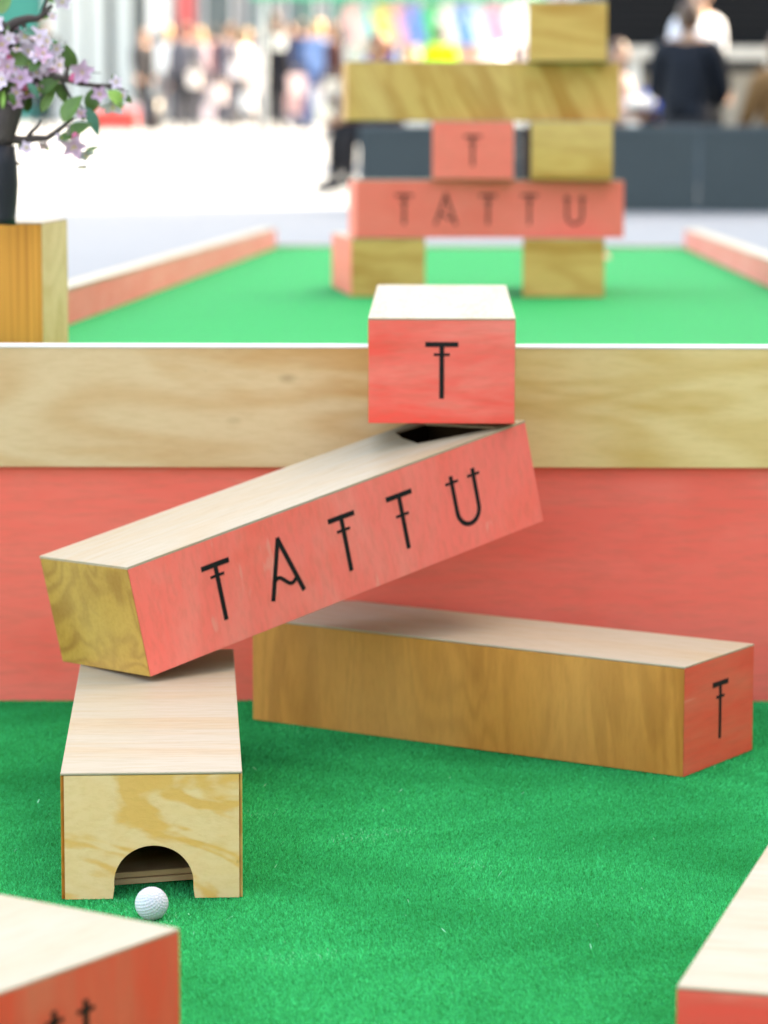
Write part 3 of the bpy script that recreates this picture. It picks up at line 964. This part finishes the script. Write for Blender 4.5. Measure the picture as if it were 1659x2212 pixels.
def seg_dist(P_, a, b):
    ab = b - a; t = np.clip(((P_ - a) @ ab) / (ab @ ab), 0, 1)
    return np.linalg.norm(P_ - (a + t[:, None] * ab), axis=1)


def hand(mb, wrist, d, side):
    """palm, four unequal bent fingers and a thumb leaving the side of the palm"""
    d = d.normalized(); up = Vector((0, -1, 0)) if abs(d.y) < .8 else Vector((0, 0, 1))
    sx = d.cross(up).normalized(); pn = sx.cross(d).normalized()
    mb.tube([wrist, wrist + d * .03, wrist + d * .07, wrist + d * .092], [.026, .030, .033, .026], 8)
    for k, ln in enumerate((.066, .078, .072, .056)):
        o_ = wrist + d * .085 + sx * ((k - 1.5) * .017)
        m1 = o_ + d * ln * .5 + pn * .008; e = m1 + d * ln * .42 + pn * .022
        mb.tube([o_ - d * .02, o_, m1, e], [.009, .009, .0085, .006], 6)
    o_ = wrist + d * .035 - sx * .024 * side
    mb.tube([o_ + sx * .01 * side, o_ - sx * .02 * side + d * .02, o_ - sx * .032 * side + d * .05 + pn * .012], [.012, .011, .007], 6)


def person(label, xy, heading, height, pose, skin, top, bottom, hair, seed, hair_len=0.0, group=GP, zoff=-.02, bulk=1.0):
    """one continuous skinned body; clothing and hair are thin shells lying on it. Local figure faces -y"""
    s = height / 1.745
    J = skeleton(pose, seed)
    if bulk > 1:
        for i in '01':
            e_ = J['elb' + i]; J['elb' + i] = (e_[0] * .95, e_[1], e_[2] - .04); w_ = J['wri' + i]; J['wri' + i] = (w_[0], w_[1] - .06, w_[2] - .1)
    names = list(J)
    idx = {n: i for i, n in enumerate(names)}
    me = bpy.data.meshes.new('person_wire')
    me.from_pydata([J[n] for n in names], [(idx[a], idx[b]) for a, b, _ in BONES], [])
    tmp = bpy.data.objects.new('person_wire', me); COL.objects.link(tmp)
    sk = tmp.modifiers.new('skin', 'SKIN'); sk.use_smooth_shade = True
    sd = tmp.modifiers.new('sub', 'SUBSURF'); sd.levels = sd.render_levels = 1
    for n in names:
        v = me.skin_vertices[0].data[idx[n]]
        v.radius = tuple(c * (bulk if n.rstrip('01') not in ('neck', 'skull', 'wri', 'ankle', 'toe') else 1.0) for c in RAD[n.rstrip('01')]); v.use_root = n == 'pelvis'
    dg = bpy.context.evaluated_depsgraph_get()
    ev = tmp.evaluated_get(dg).to_mesh()
    co = np.empty(len(ev.vertices) * 3, np.float32); ev.vertices.foreach_get('co', co); co = co.reshape(-1, 3)
    no = np.empty(len(ev.vertices) * 3, np.float32); ev.vertices.foreach_get('normal', no); no = no.reshape(-1, 3)
    polys = [tuple(p.vertices) for p in ev.polygons]
    tmp.evaluated_get(dg).to_mesh_clear()
    bpy.data.objects.remove(tmp); bpy.data.meshes.remove(me)
    cen = np.array([co[list(p)].mean(0) for p in polys])
    D = np.stack([seg_dist(cen, np.array(J[a]), np.array(J[b])) / (.5 * (RAD[a.rstrip('01')][0] + RAD[b.rstrip('01')][0])) for a, b, _ in BONES], 1)
    reg = [BONES[k][2] for k in D.argmin(1)]
    neck_z = J['neck'][2] - .015
    reg = ['skin' if (g == 'top' and c[2] > neck_z) else g for g, c in zip(reg, cen)]
    root = thing('person', label, 'person', (xy[0], xy[1], zoff), (0, 0, heading), group)
    root.scale = (s, s, s)
    mb = MB(); mb.add(co, polys, 0, True)
    hc = Vector(J['skull']) + Vector((0, -.01, .065))
    # head with brow, nose, chin; eyes, mouth and ears on it
    hb = MB(); hb.ball((0, 0, 0), (.076, .096, .118), 20, 14)
    hv = []
    for v in hb.v:
        x, y, z = v
        if y < 0:
            y -= .022 * math.exp(-((x / .014) ** 2 + ((z + .012) / .022) ** 2))
            y += .007 * (math.exp(-(((x - .03) / .016) ** 2 + ((z - .015) / .013) ** 2)) + math.exp(-(((x + .03) / .016) ** 2 + ((z - .015) / .013) ** 2)))
            y -= .008 * math.exp(-((x / .03) ** 2 + ((z + .085) / .02) ** 2))
        if z < -.03: x *= 1 - .22 * min(1, (-z - .03) / .08)
        hv.append((x + hc.x, y + hc.y, z + hc.z))
    mb.add(hv, hb.f, 0, True)
    for sx in (-1, 1):
        mb.ball(hc + Vector((sx * .030, -.083, .016)), (.011, .006, .007), 8, 6, 1)
        mb.ball(hc + Vector((sx * .077, .008, -.005)), (.010, .018, .030), 8, 6, 0)
    mb.ball(hc + Vector((0, -.089, -.055)), (.022, .006, .006), 8, 6, 1)
    for i, sd_ in (('0', -1), ('1', 1)):
        e, wv = Vector(J['elb' + i]), Vector(J['wri' + i])
        hand(mb, wv, wv - e, sd_)
    mb.build('body', [skin, DARKM], root)
    for rname, obn, off, mt, sgn in (('top', 'jacket', .013, top, 0), ('bottom', 'trousers', .009, bottom, 0), ('shoe', 'shoe', .008, SHOE, -1), ('shoe', 'shoe', .008, SHOE, 1)):
        fs = [p for p, g, c in zip(polys, reg, cen) if g == rname and c[0] * sgn >= 0]
        used = sorted({i for p in fs for i in p}); mp = {v: k for k, v in enumerate(used)}
        V = co[used] + no[used] * off
        n = len(used)
        V2 = co[used] + no[used] * (off - .005)
        F = [tuple(mp[i] for i in p) for p in fs]
        ed = {}
        for f in F:
            for a_, b_ in zip(f, f[1:] + f[:1]): ed[(a_, b_)] = 1
        rim = [(b_, a_, n + a_, n + b_) for (a_, b_) in ed if (b_, a_) not in ed]
        mesh = mesh_from(obn, np.concatenate([V, V2]), F + [tuple(n + i for i in f[::-1]) for f in F] + rim, True)
        link(obn, mesh, mt, root)
    # hair shell over crown and back, longer when asked
    hb = MB(); hb.ball((0, 0, 0), (.086, .107, .128), 20, 14)
    keep, V = [], []
    for v in hb.v:
        x, y, z = v
        if z < 0 and y > -.02: z = z * (1 + hair_len); y = y * (1 + .08 * hair_len)
        V.append((x + hc.x, y + hc.y + .006, z + hc.z + .004))
    for f in hb.f:
        c = sum((Vector(hb.v[i]) for i in f), Vector()) / len(f)
        if c.z > .045 or (c.y > -.005 and c.z > -.075) or (hair_len > .2 and c.y > .01): keep.append(f)
    link('hair', mesh_from('hair', V, keep, True), HAIRS[hair], root)
    return root


def stool(x, y, label, up=0.0):
    t = thing('stool', label, 'stool', (x, y, -.02), (0, 0, .3), 'stools on the terrace')
    mb = MB(); mb.tube([(0, 0, .40 + up), (0, 0, .435 + up)], .17, 20); mb.build('seat', plain('dark_seat', (.03, .03, .035), .5), t)
    for k in range(4):
        q = k * math.pi / 2 + .78
        mb = MB(); mb.tube([(.10 * math.cos(q), .10 * math.sin(q), .40 + up), (.16 * math.cos(q), .16 * math.sin(q), 0)], .012, 8); mb.build('leg', plain('grey_steel', (.3, .3, .31), .35, .9), t)
    return t


def px(x, y_ground=None, Y=30.0): return ((x - 829.5) * Y / FPX * 1.0, Y)


# near the terrace
p1 = person('person in a black jacket sitting with back turned behind the barrier', px(1475, Y=25.4), math.pi - .25, 1.92, 'sit', SKINS[1], cloth((.008, .011, .017)), cloth((.03, .03, .035)), 'brown', 11, zoff=.13, bulk=1.38)
stool(px(1475, Y=25.4)[0], 25.4, 'stool under the person in the black jacket', .155)
person('person standing in a white shirt behind the black jacket', px(1496, Y=27.2), .5, 1.78, 'stand', SKINS[0], cloth((.66, .70, .78)), cloth((.10, .13, .24)), 'brown', 5)
person('person with brown hair sitting beside the tower, pale pink top', px(1306, Y=27.0), 1.0, 1.72, 'sit', SKINS[0], cloth((.62, .44, .38)), cloth((.03, .03, .04)), 'brown', 23)
stool(px(1306, Y=27.0)[0], 27.0, 'stool under the person in the pale pink top')
person('person in a tan coat with long brown hair at the right edge', px(1682, Y=25.8), math.pi + .5, 1.80, 'sit', SKINS[1], cloth((.24, .13, .055)), cloth((.03, .025, .02)), 'brown', 31, 1.0, bulk=1.3)
stool(px(1682, Y=25.8)[0], 25.8, 'stool under the person in the tan coat')
person('person in black sitting left of the barrier with legs stretched out', px(838, Y=27.4), -1.2, 1.80, 'sit', SKINS[1], cloth((.06, .022, .02)), cloth((.008, .008, .011)), 'auburn', 41, bulk=1.35)
stool(px(838, Y=27.4)[0], 27.4, 'stool under the person left of the barrier')

# a table with cup and bag on the terrace
tx = px(1400, Y=26.8)
tb = thing('terrace_table', 'small dark terrace table beside the person in black', 'table', (tx[0], tx[1], -.02))
mb = MB(); mb.tube([(0, 0, .70), (0, 0, .725)], .27, 24); mb.build('table_top', plain('black_table', (.02, .02, .024), .35), tb)
mb = MB(); mb.tube([(0, 0, .0), (0, 0, .02), (0, 0, .05), (0, 0, .70)], [.2, .2, .025, .025], 16); mb.build('pedestal', plain('black_table', (.02, .02, .024)), tb)
PORC = plain('white_porcelain', (.82, .82, .80), .2)
mb = MB(); mb.tube([(0, 0, 0), (0, 0, .012), (0, 0, .09)], [.05, .07, .085], 16); o = mb.build('bowl', PORC); o.location = (tx[0] - .14, tx[1] - .14, .706)
tag(o, 'white bowl on the dark terrace table', 'bowl')
mb = MB(); mb.tube([(0, 0, 0), (0, 0, .12)], [.03, .04], 14); o = mb.build('cup', plain('white_paper', (.80, .80, .78), .7)); o.location = (tx[0] - .02, tx[1] - .2, .706)
tag(o, 'white paper cup beside the bowl on the dark table', 'cup')


def bag(x, Y, w_, h, col, label, zz=-.02, group=None):
    c = px(x, Y=Y)
    t = thing('bag_or_highlight', label, 'bag', (c[0], Y, zz), (0, 0, random.uniform(-.4, .4)), group)
    d = w_ * .4
    mb = MB()
    mb.add([(-w_ / 2, -d / 2, 0), (w_ / 2, -d / 2, 0), (w_ / 2, d / 2, 0), (-w_ / 2, d / 2, 0), (-w_ * .53, -d * .4, h), (w_ * .53, -d * .4, h), (w_ * .53, d * .4, h), (-w_ * .53, d * .4, h)],
           [(0, 3, 2, 1), (0, 1, 5, 4), (1, 2, 6, 5), (2, 3, 7, 6), (3, 0, 4, 7), (4, 5, 6, 7)])
    mb.build('body', cloth(col), t, .004)
    for yy in (-.3, .3):
        mb = MB(); mb.tube([(-w_ * .2, d * yy, h - .01), (-w_ * .18, d * yy, h + .09), (0, d * yy, h + .12), (w_ * .18, d * yy, h + .09), (w_ * .2, d * yy, h - .01)], .005, 6); mb.build('handle', cloth((.5, .48, .44)), t)
    return t


bag(1418, 26.9, .26, .26, (.03, .10, .60), 'bright blue bag standing on the terrace near the black jacket', .60)
# the bag stands on a low wall of the kiosk counter
mb = MB(); cx_ = px(1418, Y=26.9)[0]; mb.box(cx_ - .16, cx_ + .16, 26.82, 26.98, -.02, .598)
o = mb.build('crate', plain('dark_crate', (.03, .03, .033), .6), None, .004); tag(o, 'tall dark crate under the bright blue bag', 'crate')

# crowd across the plaza
LB, NV, BK, WH, GR = (.30, .42, .66), (.03, .05, .12), (.012, .013, .018), (.74, .73, .72), (.30, .31, .33)
crowd = [
    (98, 52, 1.74, 'stand', BK, BK, 'black', 'person in a wide black coat seen behind the blossom tree'),
    (402, 53, 1.70, 'walk', (.10, .10, .12), BK, 'brown', 'person in charcoal walking, leftmost of the open crowd'),
    (438, 57, 1.66, 'walk', (.34, .28, .33), (.08, .08, .11), 'blond', 'person in a pale mauve top beside the charcoal walker'),
    (488, 55, 1.74, 'stand', (.05, .05, .075), (.03, .035, .06), 'black', 'person in a slate top in the left half of the crowd'),
    (527, 54, 1.62, 'walk', (.70, .62, .56), (.20, .18, .17), 'blond', 'person in cream clothes left of the tall black figure'),
    (588, 51, 1.86, 'stand', BK, BK, 'black', 'tall person in black at the middle of the crowd'),
    (618, 53, 1.70, 'walk', (.28, .13, .14), BK, 'brown', 'person in a dusty rose top right of the tall black figure'),
    (645, 52, 1.76, 'stand', NV, (.04, .06, .14), 'black', 'person in navy standing right of the dusty rose top'),
    (686, 50, 1.72, 'walk', (.16, .26, .50), (.06, .10, .24), 'blond', 'person in a light blue jacket and jeans'),
    (722, 49, 1.66, 'stand', (.08, .03, .03), (.04, .02, .025), 'auburn', 'person in a maroon coat just left of the tower'),
    (778, 48, 1.70, 'walk', WH, (.12, .12, .14), 'blond', 'person in a white top, leftmost above the tower beam'),
    (826, 47, 1.64, 'stand', (.05, .12, .52), (.1, .1, .12), 'brown', 'person in a royal blue top above the tower beam'),
    (872, 49, 1.70, 'walk', (.52, .36, .24), (.2, .16, .12), 'blond', 'person in a tan top between the blue and lime ones'),
    (948, 46, 1.60, 'stand', (.42, .80, .02), (.1, .1, .1), 'brown', 'person in a bright lime vest above the tower beam'),
    (1012, 48, 1.68, 'walk', (.70, .42, .40), (.2, .2, .22), 'brown', 'person in a salmon pink top right of the lime vest'),
    (1062, 47, 1.66, 'stand', WH, (.3, .3, .34), 'blond', 'person in a white top right of the salmon pink one'),
    (1112, 48, 1.70, 'walk', (.12, .10, .12), BK, 'brown', 'person in a dark top nearest the tower top block'),
    (362, 57, 1.70, 'stand', WH, (.12, .12, .14), 'blond', 'person in a white shirt beside the black bin'),
    (462, 58, 1.70, 'walk', (.22, .09, .09), (.04, .04, .05), 'black', 'person in a brick red top far back in the crowd'),
    (560, 58, 1.64, 'stand', (.50, .34, .37), (.08, .08, .12), 'blond', 'person in a blush top half hidden by the tall black figure'),
    (312, 56, 1.66, 'walk', (.03, .03, .035), BK, 'brown', 'person in dark clothes right of the red planter box'),
    (505, 60, 1.76, 'walk', BK, (.02, .02, .03), 'black', 'person in black far back behind the slate top'),
    (566, 61, 1.72, 'walk', (.03, .04, .07), BK, 'black', 'person in a dark blue coat far back left of the tall black figure'),
    (706, 60, 1.74, 'stand', (.04, .04, .05), BK, 'black', 'person in dark grey far back by the maroon coat'),
    (664, 58, 1.68, 'walk', (.60, .56, .54), (.14, .12, .12), 'brown', 'person in an ivory top between navy and light blue'),
]
for i, (x, Y, h, ps, tc, bc, hr, lb) in enumerate(crowd):
    person(lb, px(x, Y=Y), random.choice((0, 3.14, 1.2, -1.2, .5, 2.6)) + random.uniform(-.3, .3), h, ps, SKINS[i % 2 if i % 7 else 2], cloth(tc), cloth(bc), hr, 100 + i, .6 if hr in ('blond', 'auburn') else 0, bulk=1.45 if i in (0, 5) else (1.2 if i % 2 else 1.0))
for (x, Y, w_, h, col, z, lb) in (
    (556, 50.5, .26, .32, (.80, .62, .58), .62, 'pale pink bag added as highlight left of the tall black figure'),
    (641, 50.8, .26, .32, (.80, .58, .55), .58, 'pale pink bag added as highlight in front of the navy person'),
    (634, 50.2, .24, .30, (.62, .36, .34), .30, 'dusty pink bag added as highlight low beside the navy person'),
    (692, 49.4, .26, .30, (.76, .76, .84), .42, 'pale lilac bag added as highlight in front of the light blue jacket'),
    (700, 48.8, .26, .30, (.82, .78, .70), .16, 'cream bag added as highlight low beside the maroon coat'),
    (470, 53.5, .26, .30, (.80, .66, .64), .42, 'blush bag added as highlight left of the slate top'),
    (298, 53.2, .22, .26, (.78, .56, .56), .14, 'rose bag added as highlight above the red planter box'),
    (420, 51.5, .20, .24, (.82, .72, .66), .70, 'small cream bag added as highlight between the charcoal and mauve walkers'),
    (512, 51.0, .20, .24, (.80, .74, .74), .86, 'small pearl bag added as highlight, high right of the slate top'),
    (452, 50.6, .18, .22, (.78, .60, .62), .20, 'small rose bag added as highlight low in the left of the crowd'),
    (604, 49.8, .18, .22, (.82, .80, .76), 1.28, 'small white bag added as highlight at the shoulder of the tall black figure'),
    (716, 47.6, .20, .24, (.80, .70, .62), .62, 'small peach bag added as highlight in front of the maroon coat'),
    (535, 50.4, .20, .24, (.82, .78, .76), .36, 'small white bag added as highlight below the person in cream')):
    # pale bags added among the crowd to give bright, disc-like highlights
    bag(x, Y, w_, h, col, lb, z - .02)

# red planter box, bin and parasol at the far side
c = px(252, Y=52.0)
t = thing('street_planter', 'low red street planter on the far side of the plaza', 'planter', (c[0], 52.0, -.02))
mb = MB(); mb.box(-.34, .34, -.2, .2, .03, .30); mb.build('trough', plain('red_paint', (.52, .05, .04), .5), t, .01)
mb = MB(); mb.box(-.36, .36, -.22, .22, .301, .33); mb.build('rim', plain('red_rim', (.60, .10, .08), .5), t, .005)
for xx in (-.28, .28):
    mb = MB(); mb.box(xx - .04, xx + .04, -.16, .16, 0, .029); mb.build('foot', plain('dark_foot', (.03, .03, .03)), t)
c = px(330, Y=52.4)
t = thing('litter_bin', 'black litter bin right of the red street planter', 'bin', (c[0], 52.4, -.02))
mb = MB(); mb.tube([(0, 0, 0), (0, 0, .05), (0, 0, .50)], [.15, .17, .18], 20); mb.build('drum', plain('black_bin', (.015, .017, .022), .4), t)
mb = MB(); mb.tube([(0, 0, .501), (0, 0, .54), (0, 0, .56)], [.19, .19, .12], 20); mb.build('lid', plain('black_bin', (.015, .017, .022)), t)

# ------------------------------------------------------------------ market stall with hanging shirts
SY = 46.5
x0, x1 = at(560, 0, SY).x, at(1150, 0, SY).x
stall = thing('market_stall', 'green roofed market stall with a rail of colourful shirts', 'market stall', ((x0 + x1) / 2, SY, -.02))
hw = (x1 - x0) / 2
for xx in (-hw, -hw * .0, hw):
    for yy in (0.0, 1.6):
        mb = MB(); mb.tube([(xx, yy, 0), (xx, yy, 2.35)], .025, 8); mb.build('post', plain('white_post', (.75, .75, .74), .5), stall)
mb = MB()
V = [(-hw - .15, -.25, 1.99), (hw + .15, -.25, 1.99), (hw + .15, -.25, 2.25), (-hw - .15, -.25, 2.25), (-hw - .15, .8, 2.75), (hw + .15, .8, 2.75), (-hw - .15, 1.85, 2.25), (hw + .15, 1.85, 2.25), (-hw - .15, 1.85, 2.02), (hw + .15, 1.85, 2.02)]
mb.add(V, [(0, 1, 2, 3), (3, 2, 5, 4), (4, 5, 7, 6), (6, 7, 9, 8), (3, 4, 6), (2, 7, 5)])
mb.build('canopy', plain('green_canvas', (.03, .42, .22), .7), stall)
mb = MB(); mb.tube([(-hw * .35, -.02, 1.93), (hw, -.02, 1.93)], .012, 8); mb.build('clothes_rail', plain('steel_rail', (.5, .5, .5), .3, .9), stall)
mb = MB(); mb.box(-hw * .3, hw * .98, .35, 1.2, .72, .77); mb.build('table_top', plain('pale_table', (.62, .60, .56), .6), stall)
mb = MB(); mb.box(-hw * .28, hw * .96, .4, 1.15, .0, .719); mb.build('table_skirt', plain('white_skirt', (.70, .68, .66), .8), stall)


def shirt(x, col, label, w_=.23, l=.60, lean=-.22):
    c = at(x, 8, SY - .06)
    t = thing('hanging_shirt', label, 'shirt', (c.x, SY - .03, 1.895), (0, lean, 0), 'shirts hanging on the stall rail')
    mb = MB()
    prof = [(-.03, -.0), (.03, 0), (w_ * .55, -.11), (w_ * .78, -.24), (w_ * .60, -.28), (w_ * .48, -.18), (w_ * .46, -l), (-w_ * .46, -l), (-w_ * .48, -.18), (-w_ * .60, -.28), (-w_ * .78, -.24), (-w_ * .55, -.11)]
    n = len(prof)
    V = [(x_, -.025 * math.cos(x_ * 20), z_) for x_, z_ in prof] + [(x_, .025 * math.cos(x_ * 20), z_) for x_, z_ in prof]
    for f in ((0, 1, 2, 5, 8, 11), (2, 3, 4, 5), (8, 9, 10, 11), (5, 6, 7, 8)):
        mb.add(V, [f[::-1], tuple(n + i for i in f)])
    mb.add(V, [(i, (i + 1) % n, n + (i + 1) % n, n + i) for i in range(n)])
    mb.build('fabric', cloth(col), t)
    mb = MB(); mb.tube([(-w_ * .5, 0, -.085), (0, 0, .012), (w_ * .5, 0, -.085)], .007, 6); mb.tube([(0, 0, .01), (0, 0, .045), (.012, .01, .058)], .004, 6)
    mb.build('hanger', plain('white_hanger', (.80, .80, .80), .4), t)
    return t


for x, col, nm in ((752, (.72, .42, .40), 'pale pink'), (784, (.20, .50, .48), 'teal'), (815, (.72, .56, .12), 'yellow'), (848, (.74, .34, .38), 'rose'), (880, (.14, .24, .60), 'blue'), (922, (.06, .48, .20), 'green'), (955, (.72, .70, .66), 'cream'), (990, (.10, .26, .62), 'cobalt blue'), (1022, (.52, .64, .72), 'ice blue'), (1054, (.74, .30, .42), 'bright pink'), (1104, (.80, .80, .80), 'white')):
    shirt(x, col, '%s shirt hanging from the rail of the market stall' % nm, .26 if nm != 'white' else .34, .58)

# ------------------------------------------------------------------ kiosk at the right
KY = 34.0
kx0 = at(1302, 0, KY).x; kx1 = kx0 + 4.6
k = thing('kiosk', 'dark slatted kiosk with a pale counter at the upper right', 'kiosk', (kx0, KY, -.02))
W_ = kx1 - kx0
zl, zb = at(1500, 98, KY).z + .02, at(1500, 126, KY).z + .02
DK = plain('dark_slat', (.006, .0065, .008), .7, var=.2, spec=.15)
n = 22
for i in range(n):
    z0 = zl + .02 + i * .085
    mb = MB(); mb.box(0, W_, 0, .03, z0, z0 + .076); mb.build('slat', DK, k, .004)
mb = MB(); mb.box(.0, W_, .031, 2.4, 1.0, zl + .02 + n * .085); mb.build('wall', plain('dark_wall', (.02, .021, .024), .7), k)
mb = MB(); mb.box(-.15, W_ + .15, -.25, 2.6, zl + .022 + n * .085, zl + .16 + n * .085); mb.build('roof', plain('dark_roof', (.03, .03, .033), .6), k, .01)
mb = MB(); mb.box(-.06, W_ + .06, -.22, .03, zb, zl); mb.build('counter', plain('pale_counter', (.50, .47, .42), .5), k, .006)
mb = MB(); mb.box(.0, W_, .04, 2.4, 0, .999); mb.build('base_wall', plain('beige_base', (.30, .26, .21), .7), k)
for i in range(6):
    xx = .25 + i * .72
    mb = MB(); mb.box(xx, xx + .12, -.10, .038, 0, zb - .001); mb.build('pillar', plain('white_pillar', (.62, .62, .60), .5), k, .005)

# ------------------------------------------------------------------ far shop fronts
FY = 62.0
WHT, PGR, GLS = plain('white_render', (.50, .53, .51), .7), plain('pale_grey_render', (.20, .22, .225), .7), plain('shop_glass', (.10, .14, .15), .08, spec=.8)
fx = lambda x: at(x, 0, FY).x
b1 = thing('shop_building', 'pale shop front with white pilasters and teal doorway, far left', 'building', (fx(-330), FY, -.02))
bx0 = fx(-330); L1 = fx(372) - bx0
mb = MB(); mb.box(0, L1, .35, 8, 0, 9.5); mb.build('wall', PGR, b1)
mb = MB(); mb.box(-.1, L1, -.25, .349, 3.3, 3.7); mb.build('cornice', WHT, b1, .02)
for x in (-290, -170, -60, 112, 160, 205, 262, 340):
    xx = fx(x) - bx0
    mb = MB(); mb.box(xx - .17, xx + .17, -.05, .348, 0, 3.298); mb.build('pilaster', WHT, b1, .01)
for (xa, xb) in ((-270, -190), (-150, -80), (180, 186), (222, 246), (276, 322)):
    fr = MB(); u0, u1 = fx(xa) - bx0 - .02, fx(xb) - bx0 + .02
    fr.box(u0, u1, .24, .347, .5, 3.1); f = fr.build('window_frame', plain('grey_frame', (.2, .22, .23), .5), b1)
    mb = MB(); mb.box(u0 + .05, u1 - .05, .225, .238, .58, 3.02); mb.build('pane', GLS, f)
u0, u1 = fx(-35) - bx0, fx(88) - bx0
mb = MB(); mb.box(u0, u1, .15, .346, .0, 3.2); d = mb.build('doorway', plain('teal_paint', (.01, .22, .17), .5), b1, .01)
mb = MB(); mb.box(u0 + .25, u1 - .25, .13, .149, .3, 1.5); mb.build('pane', GLS, d)
for r_ in range(3):
    for q in range(7):
        xx = .5 + q * .88
        fr = MB(); fr.box(xx, xx + .55, .30, .345, 4.3 + r_ * 1.7, 5.5 + r_ * 1.7); f = fr.build('window', plain('grey_frame', (.2, .22, .23)), b1)
        mb = MB(); mb.box(xx + .05, xx + .5, .29, .299, 4.36 + r_ * 1.7, 5.44 + r_ * 1.7); mb.build('pane', GLS, f)

b2 = thing('shop_building', 'pale pinkish building behind the middle of the crowd', 'building', (fx(374), FY, -.02))
bx0 = fx(374); L2 = fx(1420) - bx0
mb = MB(); mb.box(0.01, L2, .4, 8, 0, 11); mb.build('wall', plain('pale_rose_render', (.30, .27, .27), .7), b2)
for x in (430, 520, 610, 700, 790, 900, 1010, 1120, 1230, 1340):
    xx = fx(x) - bx0
    fr = MB(); fr.box(xx, xx + .62, .25, .399, .4, 2.9); f = fr.build('window_frame', plain('white_frame', (.66, .66, .66), .5), b2)
    mb = MB(); mb.box(xx + .06, xx + .56, .235, .249, .5, 2.8); mb.build('pane', GLS, f)
    for r_ in range(3):
        fr = MB(); fr.box(xx, xx + .55, .33, .398, 4.2 + r_ * 2, 5.5 + r_ * 2); f = fr.build('window', plain('white_frame', (.66, .66, .66)), b2)
        mb = MB(); mb.box(xx + .05, xx + .5, .32, .329, 4.26 + r_ * 2, 5.44 + r_ * 2); mb.build('pane', GLS, f)
mb = MB(); mb.box(.05, L2, -.1, .398, 3.2, 3.5); mb.build('cornice', WHT, b2, .02)

c = at(397, 0, 60.5)
t = thing('banner', 'tall red banner hanging on a pole before the shops', 'banner', (c.x, 60.5, -.02))
mb = MB(); mb.tube([(-.20, .03, 0), (-.20, .03, 4.2)], .03, 8); mb.build('pole', plain('grey_steel', (.3, .3, .31)), t)
mb = MB(); mb.box(-.165, .17, .0, .02, 1.42, 3.9); mb.build('cloth', plain('red_banner', (.50, .09, .09), .7), t)
c = at(325, 95, 59.5)
t = thing('street_sign', 'small dark sign board on two posts, left of the red banner', 'sign', (c.x, 59.5, -.02))
mb = MB(); mb.box(-.31, .31, 0, .04, 1.30, 1.57); mb.build('board', plain('dark_sign', (.05, .055, .065), .5), t, .005)
for xx in (-.27, .24):
    mb = MB(); mb.box(xx, xx + .03, .041, .07, 0, 1.5); mb.build('post', plain('grey_steel', (.3, .3, .31)), t)
c = at(337, 40, 60.8)
t = thing('notice_panel', 'bright white notice panel above the small dark sign', 'sign', (c.x, 60.8, -.02))
mb = MB(); mb.box(-.20, .22, 0, .05, 1.62, 3.2); mb.build('panel', plain('white_panel', (.80, .80, .78), .5), t, .01)
mb = MB(); mb.box(-.03, .03, .051, .1, 0, 2.9); mb.build('post', plain('grey_steel', (.3, .3, .31)), t)

# the tall office block whose shade covers the course (outside the picture, to the right)
ob = thing('office_building', 'tall stone office block shading the golf course from the right', 'building', (14.0, -22.0, -.02))
LB_, HB_ = 52.8, 22.0
mb = MB(); mb.box(0, 14, 0, LB_, 0, HB_); mb.build('wall', plain('warm_stone', (.66, .62, .56), .7, scale=1.5), ob)
for r_ in range(5):
    for q in range(14):
        yy = 1.2 + q * 3.65; zz = 1.0 + r_ * 3.7
        fr = MB(); fr.box(-.10, -.002, yy, yy + 2.0, zz, zz + 2.3); f = fr.build('window_frame', plain('grey_frame', (.2, .22, .23)), ob)
        mb = MB(); mb.box(-.12, -.101, yy + .12, yy + 1.88, zz + .12, zz + 2.18); mb.build('pane', GLS, f)
mb = MB(); mb.box(-.35, 14.2, -.2, LB_ - .01, HB_ + .001, HB_ + .6); mb.build('parapet', plain('warm_stone', (.66, .62, .56)), ob)

# unseen building added behind the photographer to block the low front sky
hb_ = thing('sky_blocking_building', 'added brown building behind the photographer, blocking the low sky', 'building', (-16, -20.0, -.02))
mb = MB(); mb.box(0, 24.2, -8, 0, 0, 7.6); mb.build('wall', plain('brown_blocker_wall', (.22, .15, .115), .8, scale=3), hb_)
for r_ in range(2):
    for q in range(8):
        xx = .9 + q * 2.9; zz = .9 + r_ * 3.3
        fr = MB(); fr.box(xx, xx + 1.4, .002, .08, zz, zz + 2.0); f = fr.build('window_frame', plain('white_frame', (.66, .66, .66)), hb_)
        mb = MB(); mb.box(xx + .1, xx + 1.3, .081, .09, zz + .1, zz + 1.9); mb.build('pane', GLS, f)
